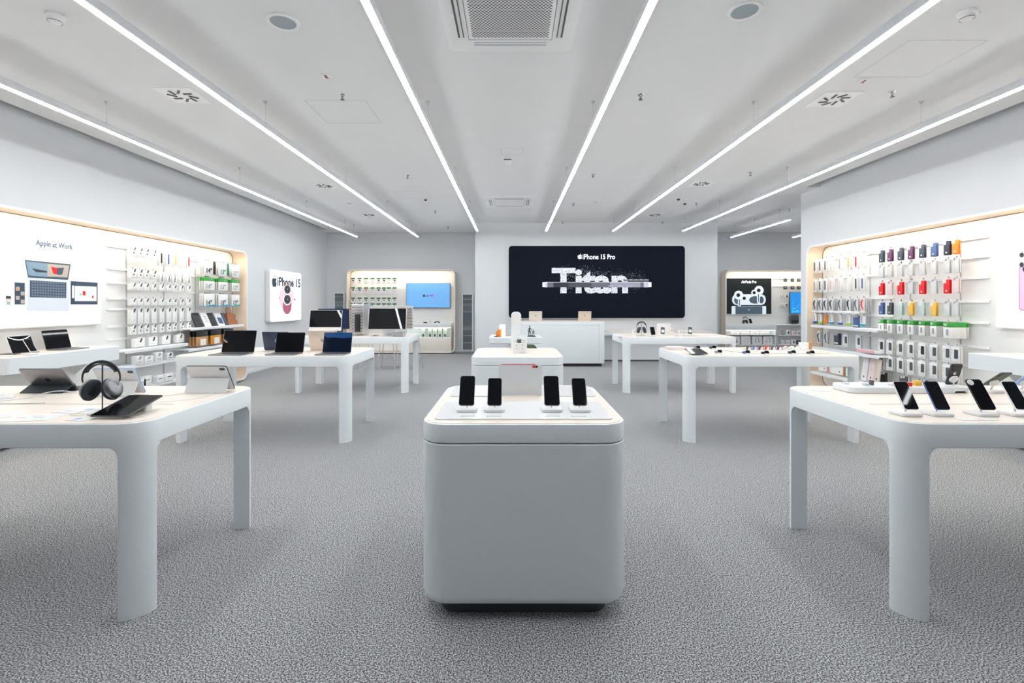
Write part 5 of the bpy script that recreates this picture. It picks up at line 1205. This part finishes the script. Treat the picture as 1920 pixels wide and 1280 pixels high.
for k in range(900):
    cx = random.uniform(780, 1450); f = (cx - 780) / 670
    cy = random.gauss(300 + 45 * f if random.random() < .75 else 440, 34 * (1 - .3 * f)); 
    if cy < 240 or cy > 472: continue
    u, v = AB(cx, cy); s = random.uniform(.003, .009) * (1.15 - .5 * f); b.box((u, -.002, v), (s, .001, s), 0, (0, random.random() * 3, 0))
o = b.build('printed_dust', sand, t, smooth=0); o['kind'] = 'stuff'
b = MB(); L, T = AB(628, 377); R, B = AB(1498, 420); segs = [(0, .02, 4), (.02, .045, 3), (.045, .10, 1), (.10, .24, 0), (.24, .45, 2), (.45, .62, 1), (.62, .9, 5), (.9, .93, 1), (.93, .975, 3), (.975, 1, 4)]
for a, c, m in segs: b.m = m; b.box((L + (R - L) * (a + c) / 2, -.005, (T + B) / 2), ((R - L) * (c - a), .008, T - B - (.02 if a in (0, .975) else 0)))
b.m = 4; b.box(((L + R) / 2, -.0095, T - .008), ((R - L) * .96, .001, .006))
for cx in (1175, 1250, 1325): u, _ = AB(cx, 0); b.m = 3; b.box((u, -.0095, B + .035), (.13, .001, .018))
b.build('phone_edge_picture', [mat('titan dark', (.035, .035, .05), .4), mat('titan mid', (.16, .16, .20), .4, emit=.1), mat('titan deep', (.08, .08, .105), .4, emit=.05), mat('titan light', (.45, .46, .55), .4, emit=.3), mat('titan white', (.8, .82, .9), .4, emit=.6), mat('titan silver', (.28, .28, .35), .4, emit=.25)], t)
b = MB(); u0, v0 = AB(1275, 372); u1, v1 = AB(1478, 355)
b.box(((u0 + u1) / 2, -.006, (v0 + v1) / 2), (u1 - u0, .006, v1 - v0)); b.m = 1
for k in range(5): b.box((u0 + (u1 - u0) * (k + .5) / 5, -.009, v1 - .012), (.05, .004, .014))
b.build('camera_bump_picture', [mat('titan mid', (.16, .16, .2), .4), mat('titan light', (.45, .46, .55), .4)], t)

# ================= left rear niche contents =========================================
Yn = 13.99
def C5(cx, cy): return (560 + cx / 4.924, 480 + cy / 4.924)
p = onY(803, 554, 13.98)
t = thing('television', 'wall television showing a sky blue picture with small lettering', 'television', (p.x, 13.98, p.z))
b = MB(); b.box((0, .02, 0), (1.27, .045, .715), .004); b.build('case', BLACK, t)
b = MB(); b.box((0, -.004, .002), (1.25, .004, .695)); b.build('screen', SKY, t)
b = MB(); bounds_text(b, 'tv', .10, .06, -.02, -.002, -.0075, .01); b.build('black_lettering', INK, t); b = MB()
for q in apple(.085, -.12, .0): b.prism(q, -.0085, -.006, 'y')
b.build('logo', INK, t); b = MB(); bounds_text(b, '4', .06, .075, .075, .002, -.0075, .01); bounds_text(b, 'K', .06, .075, .145, .002, -.0075, .01); b.build('purple_lettering', mat('purple ink', (.35, .03, .45), .5, emit=.2), t)
pal = [[GREY3, GREY3, PALE, PALE, GREY3, BLACK, PALE, GREY3], [BLACK, BLUEC, RED, PALE, BLACK, BLACK, PAPER, PALE], [GREY3, GREY2] * 4, [GREY2, RED, GREY2, GREEN] * 2]
for r, cy in enumerate((228, 315, 410, 463)):
    z = onY(*C5(500, cy), 13.9).z
    xs = [onY(*C5(c, cy), 13.9).x for c in (502, 562, 622, 682, 738, 788, 833, 885)]
    t = thing('hook_rail', f'white hook rail, {ORD[r]} row from the top, left rear niche', 'rail', ((xs[0] + xs[-1]) / 2, 14.05, z + .06), 0, 'hook rails in the niches')
    b = MB(); b.box((0, 0, 0), (1.45, .014, .02), .002); b.build('rail', PLAST, t)
    b = MB()
    for x in xs: b = MB(); b.tube([(x - t.location.x, 0, 0), (x - t.location.x, -.15, .002)], .003, 6); b.build('hook', CHROME, t)
    for k, x in enumerate(xs):
        c = pal[r][k]
        o = bpy.data.objects.new('audio_accessory_box', pack_mesh('smallmark', c)); C.objects.link(o); o.location = (x, 13.9, z + .085); o.scale = (1.6, 1, 1.6)
        tag(o, f'small box with green header, {ORD[r]} row, {ORD[k]} from left, left rear niche', 'package', 'green headed boxes in the left rear niche')
        if r < 2:
            pass
for r, cy in enumerate((545, 600, 655)):
    z = onY(*C5(500, cy), 13.9).z
    for k in range(2):
        hang('B', -4.6 + .14 * k, 13.9, z + .05, 'smallmark', GREY2, f'small box with green header left of the tower, {ORD[r]} lower row, {ORD[k]} one', 'audio_accessory_box', 'green headed boxes in the left rear niche', 1)
xa = onY(762, 0, 13.8).x; xb = onY(846, 0, 13.8).x
t = thing('display_cabinet', 'low white cabinet with a lit glass front under the television', 'cabinet', ((xa + xb) / 2, 13.82, 0))
W_ = xb - xa; b = MB(); b.box((0, .12, .815), (W_, .26, .12), .006); b.box((0, .125, .46), (W_ - .04, .23, .02)); b.box((0, .238, .61), (W_ - .04, .014, .3)); b.build('body', WHITE, t)
b = MB(); b.box((0, .11, .25), (W_, .25, .40), .006); b.build('lower_box', mat('cream lacquer', (.84, .78, .72), .4), t)
for s in (-1, 1): b = MB(); b.box((s * (W_ / 2 - .012), .12, .61), (.02, .24, .31)); b.build('side_panel', WHITE, t)
b = MB(); b.box((0, .02, .745), (W_ - .06, .012, .01)); b.build('led_strip', WARMS, t)
for k, cx in enumerate((1150, 1212, 1257, 1303, 1350)):
    x = onY(*C5(cx, 750), 13.85).x; t = thing('watch_box', f'pale green watch box with a dark watch picture, {ORD[k]} from left', 'box', (x, 13.86, .47), 0, 'watch boxes in the low cabinet')
    b = MB(); b.box((0, .03, .13), (.115, .05, .26), .002); b.build('carton', mat('pale mint card', (.66, .78, .66), .5), t)
    b = MB(); b.box((0, .003, .055), (.05, .006, .07), .002); b.build('watch_picture', GREY3, t)
    b = MB(); b.tube([(.0, .002, .20), (.02, .002, .17), (-.01, .002, .15), (.015, .002, .12)], .004, 6); b.build('strap_picture', PLAST, t)
t = thing('round_speaker', 'black half ring shaped gadget on the low cabinet', 'gadget', (onY(*C5(1277, 612), 13.85).x, 13.87, .875))
b = MB(); b.prism(ell(.09, .055, 20, 0, 0, 0, 180) + [(-.06, 0)] + ell(.05, .03, 12, 0, 0, 180, 0)[1:], -.03, .03, 'y'); b.build('body', BLACK, t)
b = MB(); b.box((0, 0, .004), (.2, .07, .008), .002); b.build('foot', PLAST, t)
t = thing('flat_box_gadget', 'small flat black box on the low cabinet under the television', 'gadget', (onY(*C5(1168, 612), 13.85).x, 13.87, .875))
b = MB(); b.stack(rrect(.1, .1, .02, 4), [(.003, 0), (0, .004), (0, .028), (.003, .031)]); b.build('case', BLACK, t); b = MB(); b.box((.14, 0, .004), (.018, .05, .008), .002); b.cyl((.14, 0, .0), (.14, 0, .1), .006, n=8); b.build('remote', GREY3, t)
# narrow glazed service cabinets on the rear wall
def rack(px0, px1, py0, py1, label):
    a = onY(px0, py0, 14.08); c = onY(px1, py1, 14.08); w = c.x - a.x; h = a.z - c.z
    t = thing('glazed_cabinet', label, 'cabinet', ((a.x + c.x) / 2, 14.08, c.z - .02), 0, 'narrow glazed cabinets on the rear wall')
    b = MB(); b.box((0, .035, h / 2), (w, .07, h), .004); b.build('case', WALL, t)
    b = MB(); b.ring(rrect(w, h, .004, 1, 0, h / 2), rrect(w - .06, h - .06, .004, 1, 0, h / 2), -.012, .004, 'y'); b.build('door_frame', PANEL, t)
    b = MB(); b.box((0, -.001, h / 2), (w - .055, .004, h - .055)); b.build('glass_pane', mat('grey glass', (.13, .15, .17), .12), t)
    b = MB(); random.seed(int(px0)); zz = .05
    while zz < h - .12:
        hh = random.uniform(.04, .13); b.m = random.choice((0, 1, 2)); b.box((0, -.003, zz + hh / 2), (w - .06, .003, hh - .004))
        if random.random() < .3: b.m = 3; b.box((0, -.0045, zz), (w - .06, .003, .010))
        zz += hh
    b.build('slats', [mat('slat grey', (.14, .16, .18), .3), mat('slat mid', (.2, .23, .25), .3), mat('slat blue grey', (.11, .14, .17), .3), mat('slat pale', (.6, .63, .65), .5)], t)
rack(866, 887, 549, 657, 'tall narrow cabinet with grey slatted glass right of the niche')
rack(626, 646, 547, 657, 'tall narrow cabinet with grey slatted glass left of the niche')

# ================= right rear alcove niche contents ================================
Ya = 14.0
def C3(cx, cy): return (1340 + cx / 6.737, 490 + cy / 6.737)
a = onY(*C3(148, 210), Ya); c = onY(*C3(720, 665), Ya); Xc, zc = (a.x + c.x) / 2, (a.z + c.z) / 2
t = lightbox('poster_sign', 'dark poster picturing white earphones in a case, rear alcove', (Xc, Ya, zc), 0, c.x - a.x, a.z - c.z, .04, .004, mat('dark poster', (.012, .018, .02), .35))
def AP(cx, cy): p = onY(*C3(cx, cy), Ya); return (p.x - Xc, p.z - zc)
k1 = 1 / 6.737 * Ya / FPX
b = MB(); bounds_text(b, 'AirPods Pro', 190 * k1, 34 * k1, *AP(432, 257), -.001, .02); b.build('lettering', INKW, t)
WP = mat('white earphone print', (.72, .80, .88), .4, emit=.25); BP = mat('blue grey print', (.10, .15, .20), .4, emit=.06)
b = MB(); u, v = AP(432, 615); b.prism(rrect(436 * k1, 105 * k1, .02, 4, u, v), -.002, 0, 'y'); b.m = 1; b.prism(rrect(340 * k1, 100 * k1, .02, 4, u, v), -.003, -.001, 'y'); b.m = 0; b.prism(ell(8 * k1, 8 * k1, 12, *AP(430, 612)), -.004, -.002, 'y'); b.build('charging_case_picture', [WP, BP], t)
b = MB(); u, v = AP(432, 482); b.prism(rrect(424 * k1, 135 * k1, 60 * k1, 8, u, v), -.002, 0, 'y'); b.m = 1; b.prism(ell(45 * k1, 50 * k1, 18, *AP(290, 490)), -.003, -.001, 'y'); b.prism(ell(75 * k1, 48 * k1, 18, *AP(510, 485)), -.003, -.001, 'y'); b.prism(ell(30 * k1, 45 * k1, 18, *AP(590, 485)), -.003, -.001, 'y'); b.build('open_lid_picture', [WP, BP], t)
for (hx, hy, hr_), (tx, ty, tr), (sx_, sy0, sy1), an in (((302, 425, 57), (372, 465, 38), (312, 470, 570), 0), ((560, 365, 58), (497, 395, 36), (552, 400, 525), 0)):
    b = MB(); b.prism(ell(hr_ * k1, hr_ * k1, 22, *AP(hx, hy)), -.006, -.001, 'y'); b.prism(ell(tr * k1, tr * k1, 18, *AP(tx, ty)), -.0065, -.001, 'y'); u0, v0 = AP(sx_, sy0); u1, v1 = AP(sx_, sy1); b.prism(rrect(38 * k1, v0 - v1, 15 * k1, 5, u0, (v0 + v1) / 2), -.0055, -.001, 'y')
    b.m = 1; b.prism(ell(hr_ * .42 * k1, hr_ * .42 * k1, 14, *AP(hx - 5, hy)), -.0075, -.005, 'y'); b.prism(ell(tr * .55 * k1, tr * .55 * k1, 14, *AP(tx, ty)), -.0078, -.005, 'y'); b.prism(rrect(9 * k1, (v0 - v1) * .8, 4 * k1, 4, u0, (v0 + v1) / 2), -.0070, -.005, 'y'); b.build('earphone_picture', [WP, mat('black print', (.012, .014, .018), .4)], t)
xa = onY(1361, 0, 13.8).x; xb = onY(1456, 0, 13.8).x
t = thing('display_cabinet', 'low white cabinet with headphone boxes under the dark poster', 'cabinet', ((xa + xb) / 2, 13.82, 0)); W_ = xb - xa
zt = onY(0, 608, 13.82).z; b = MB(); b.box((0, .12, zt - .08), (W_, .26, .16), .006); b.box((0, .12, .54), (W_ - .04, .23, .012)); b.box((0, .12, .25), (W_ - .04, .23, .02)); b.box((0, .238, .5), (W_ - .04, .014, .5)); b.build('body', WHITE, t)
for s in (-1, 1): b = MB(); b.box((s * (W_ / 2 - .012), .12, .45), (.02, .24, .60)); b.build('side_panel', WHITE, t)
b = MB(); b.box((0, .02, zt - .165), (W_ - .06, .012, .01)); b.build('led_strip', WARMS, t)
for k, (cx, m) in enumerate(((262, GREY3), (397, PPINK), (540, LBLUE), (678, PINK))):
    x = onY(*C3(cx, 990), 13.86).x; t = thing('headphone_box', f'white box picturing headphones, {ORD[k]} from left, under the dark poster', 'box', (x, 13.87, .26), 0, 'headphone boxes under the dark poster')
    b = MB(); b.box((0, .04, .12), (.27, .08, .24), .003); b.build('carton', PAPER, t); b = MB(); b.tube([(.05 * math.cos(math.radians(q)), 0, .13 + .06 * math.sin(math.radians(q))) for q in range(-30, 211, 20)], .006, 6); b.build('headband_picture', GREY3 if k != 1 else GREY1, t)
    for s in (-1, 1): b = MB(); b.prism(ell(.018, .028, 14, s * .045, .085), -.004, .002, 'y'); b.build('ear_cup_picture', m, t)
for k in range(4):
    x = onY(*C3(262 + 125 * k, 905), 13.86).x; b = MB(); b.box((0, .04, .045), (.25, .08, .09), .003); b.m = 1; b.box((0, -.0005, .05), (.12, .002, .012))
    tag(b.build('earphone_box', [PAPER, GREY1], loc=(x, 13.87, .547)), f'low white box, {ORD[k]} from left on the upper cabinet shelf, rear alcove', 'box', 'low white boxes under the dark poster')
headphones('small dark headphones standing under the dark poster', (onY(*C3(385, 0), 13.9).x, 13.9, zt + .03), .1, 'headphones under the poster', .9)
headphone_stand('thin stand of the headphones under the dark poster', (onY(*C3(385, 0), 13.9).x, 13.9, zt), .1, .21)
phone_display(onY(*C3(452, 0), 13.93).x, 13.93, zt, 'small black phone right of the headphones under the poster', 'small stand of the phone under the dark poster', gp='phones in the rear alcove')
GA = 'dark accessory packs in the rear alcove'
for r, cy in enumerate((238, 335)):
    z = onY(*C3(900, cy), 13.9).z; xs = [onY(*C3(c_, cy), 13.9).x for c_ in (895, 985, 1065, 1150)]
    t = thing('hook_rail', f'hook rail of the {ORD[r]} row right of the dark poster', 'rail', ((xs[0] + xs[-1]) / 2 - .1, 14.05, z + .05), 0, 'hook rails in the niches')
    b = MB(); b.box((0, 0, 0), (.95, .014, .02), .002); b.build('rail', PLAST, t)
    for k, x in enumerate(xs): b = MB(); b.tube([(x - t.location.x, 0, 0), (x - t.location.x, -.15, .002)], .003, 6); b.build('hook', CHROME, t)
    for k, x in enumerate(xs):
        b = MB(); b.box((0, .012, -.04), (.11 if r else .085, .03, .09), .012 if r else .003); b.m = 1; b.box((0, -.004, -.035), (.04, .004, .03), .001); b.m = 2; b.box((0, .01, .012), (.03, .003, .02))
        tag(b.build('dark_package', [GREY3, GREY2, PLAST], loc=(x, 13.9, z + .045)), f'dark accessory pack, {ORD[r]} row, {ORD[k]} from left, right of the poster', 'package', GA)
for cx, cy, m, lb in ((910, 440, GREY3, 'box with a dark earphone picture right of the poster'), (905, 550, PURPLE, 'box with a plum picture right of the poster'), (850, 440, PALE, 'pale box right of the dark poster, upper'), (850, 550, PALE, 'pale box right of the dark poster, lower')):
    p = onY(*C3(cx, cy), 13.95); b = MB(); b.box((0, .02, 0), (.085, .03, .12), .002); b.m = 1; b.prism(ell(.025, .032, 14, .01, 0), .003, .006, 'y')
    tag(b.build('earphone_package', [PAPER, m], loc=p), lb, 'package', 'boxes right of the poster')
a = onY(*C3(950, 388), 13.95); c = onY(*C3(1160, 660), 13.95)
t = thing('display_screen', 'upright screen with a bright blue underwater picture, rear alcove', 'screen', ((a.x + c.x) / 2, 13.95, (a.z + c.z) / 2)); w = c.x - a.x; h = a.z - c.z
b = MB(); b.box((0, .02, 0), (w, .04, h), .004); b.build('case', BLACK, t); b = MB(); b.box((0, -.003, 0), (w - .015, .004, h - .015)); b.build('screen', SEA, t)
b = MB(); random.seed(9)
for k in range(46): b.box((random.uniform(-w * .4, w * .4), -.0056, -h * .46 + abs(random.gauss(0, .22)) * h), (random.uniform(.006, .03), .001, random.uniform(.006, .018)))
b.build('picture_lights', mat('cyan glow print', (.1, .6, .9), .4, emit=.7), t)
t = thing('camera_bag', 'dark rounded speaker box below the blue screen, rear alcove', 'speaker', (onY(*C3(1005, 0), 13.9).x, 13.92, onY(0, 490 + 785 / 6.737, 13.9).z))
b = MB(); b.prism(rrect(.24, .25, .06, 6, 0, .125), -.06, .06, 'y', bev=.02); b.build('body', GREY3, t); b = MB(); b.box((0, -.061, .06), (.2, .004, .09), .002); b.build('front_panel', BLACK, t)
xa = onY(1462, 0, 13.85).x
for k, (cy, lb) in enumerate(((798, 'upper white shelf right of the poster cabinet'), (930, 'middle white shelf right of the poster cabinet'), (1050, 'lower white shelf right of the poster cabinet'))):
    z = onY(*C3(900, cy), 13.8).z; b = MB(); b.box((0, .11, -.01), (1.3, .22, .02), .002); tag(b.build('shelf_board', WHITE, loc=(xa + .6, 13.82, z)), lb, 'shelf', 'alcove shelves')
    if k:
        random.seed(20 + k)
        for q in range(7):
            w = random.choice((.07, .09, .11)); hh = random.choice((.12, .14, .16)); m = random.choice((PAPER, PAPER, GREY3, GREY2, PPINK)); m2 = random.choice((GREY3, BLACK, PINK))
            b = MB(); b.box((0, .03, hh / 2), (w, .06, hh), .002); b.m = 1; b.box((0, -.0005, hh * .5), (w * .4, .002, hh * .5))
            tag(b.build('boxed_gadget', [m, m2], loc=(xa + .1 + q * .15, 13.85, z)), f'small upright box, {ORD[q]} from left on the {["", "middle", "lower"][k]} alcove shelf', 'box', 'boxes on the alcove shelves')

# ================= sub-parts: hang the pieces of a part below that part ==============
NEST = {'screen': ('lid', 'casing', 'body', 'case'), 'logo': ('lid', 'back_cover', 'casing', 'body', 'face'), 'camera_lens': ('back_cover', 'body'), 'lattice_holes': ('casing',), 'dark_panel': ('casing',),
        'grille_holes': ('grille_plate',), 'swirl_slots': ('plate',), 'slot': ('plate',), 'badge_dot': ('badge',), 'puck': ('stem',), 'stand_foot': ('stand_arm',), 'keys': ('tray',), 'cable_slot': ('tabletop',),
        'deflector': ('frame_arms',), 'wheel': ('shell',), 'picture': ('carton',), 'trackpad': ('base',), 'keyboard': ('base',), 'print': ('card', 'cover'), 'foot_pad': ('base',), 'ports': ('casing',), 'shadow_seam': ('back_panel',),
        'round_charger': ('body',), 'corner_tag': ('body',), 'emblem': ('cover',), 'headband_picture': ('carton',), 'ear_cup_picture': ('carton',), 'watch_picture': ('carton',), 'strap_picture': ('carton',), 'front_print': ('carton',)}
base = lambda o: o.name.split('.')[0]
TREE = {}
for o in bpy.data.objects:
    if o.parent: TREE.setdefault(o.parent, []).append(o)
for root, ch in list(TREE.items()):
    if root.parent: continue
    names = {}
    for c in ch: names.setdefault(base(c), c)
    for c in ch:
        for want in NEST.get(base(c), ()):
            q = names.get(want)
            if q is not None and q is not c: c.parent = q; break
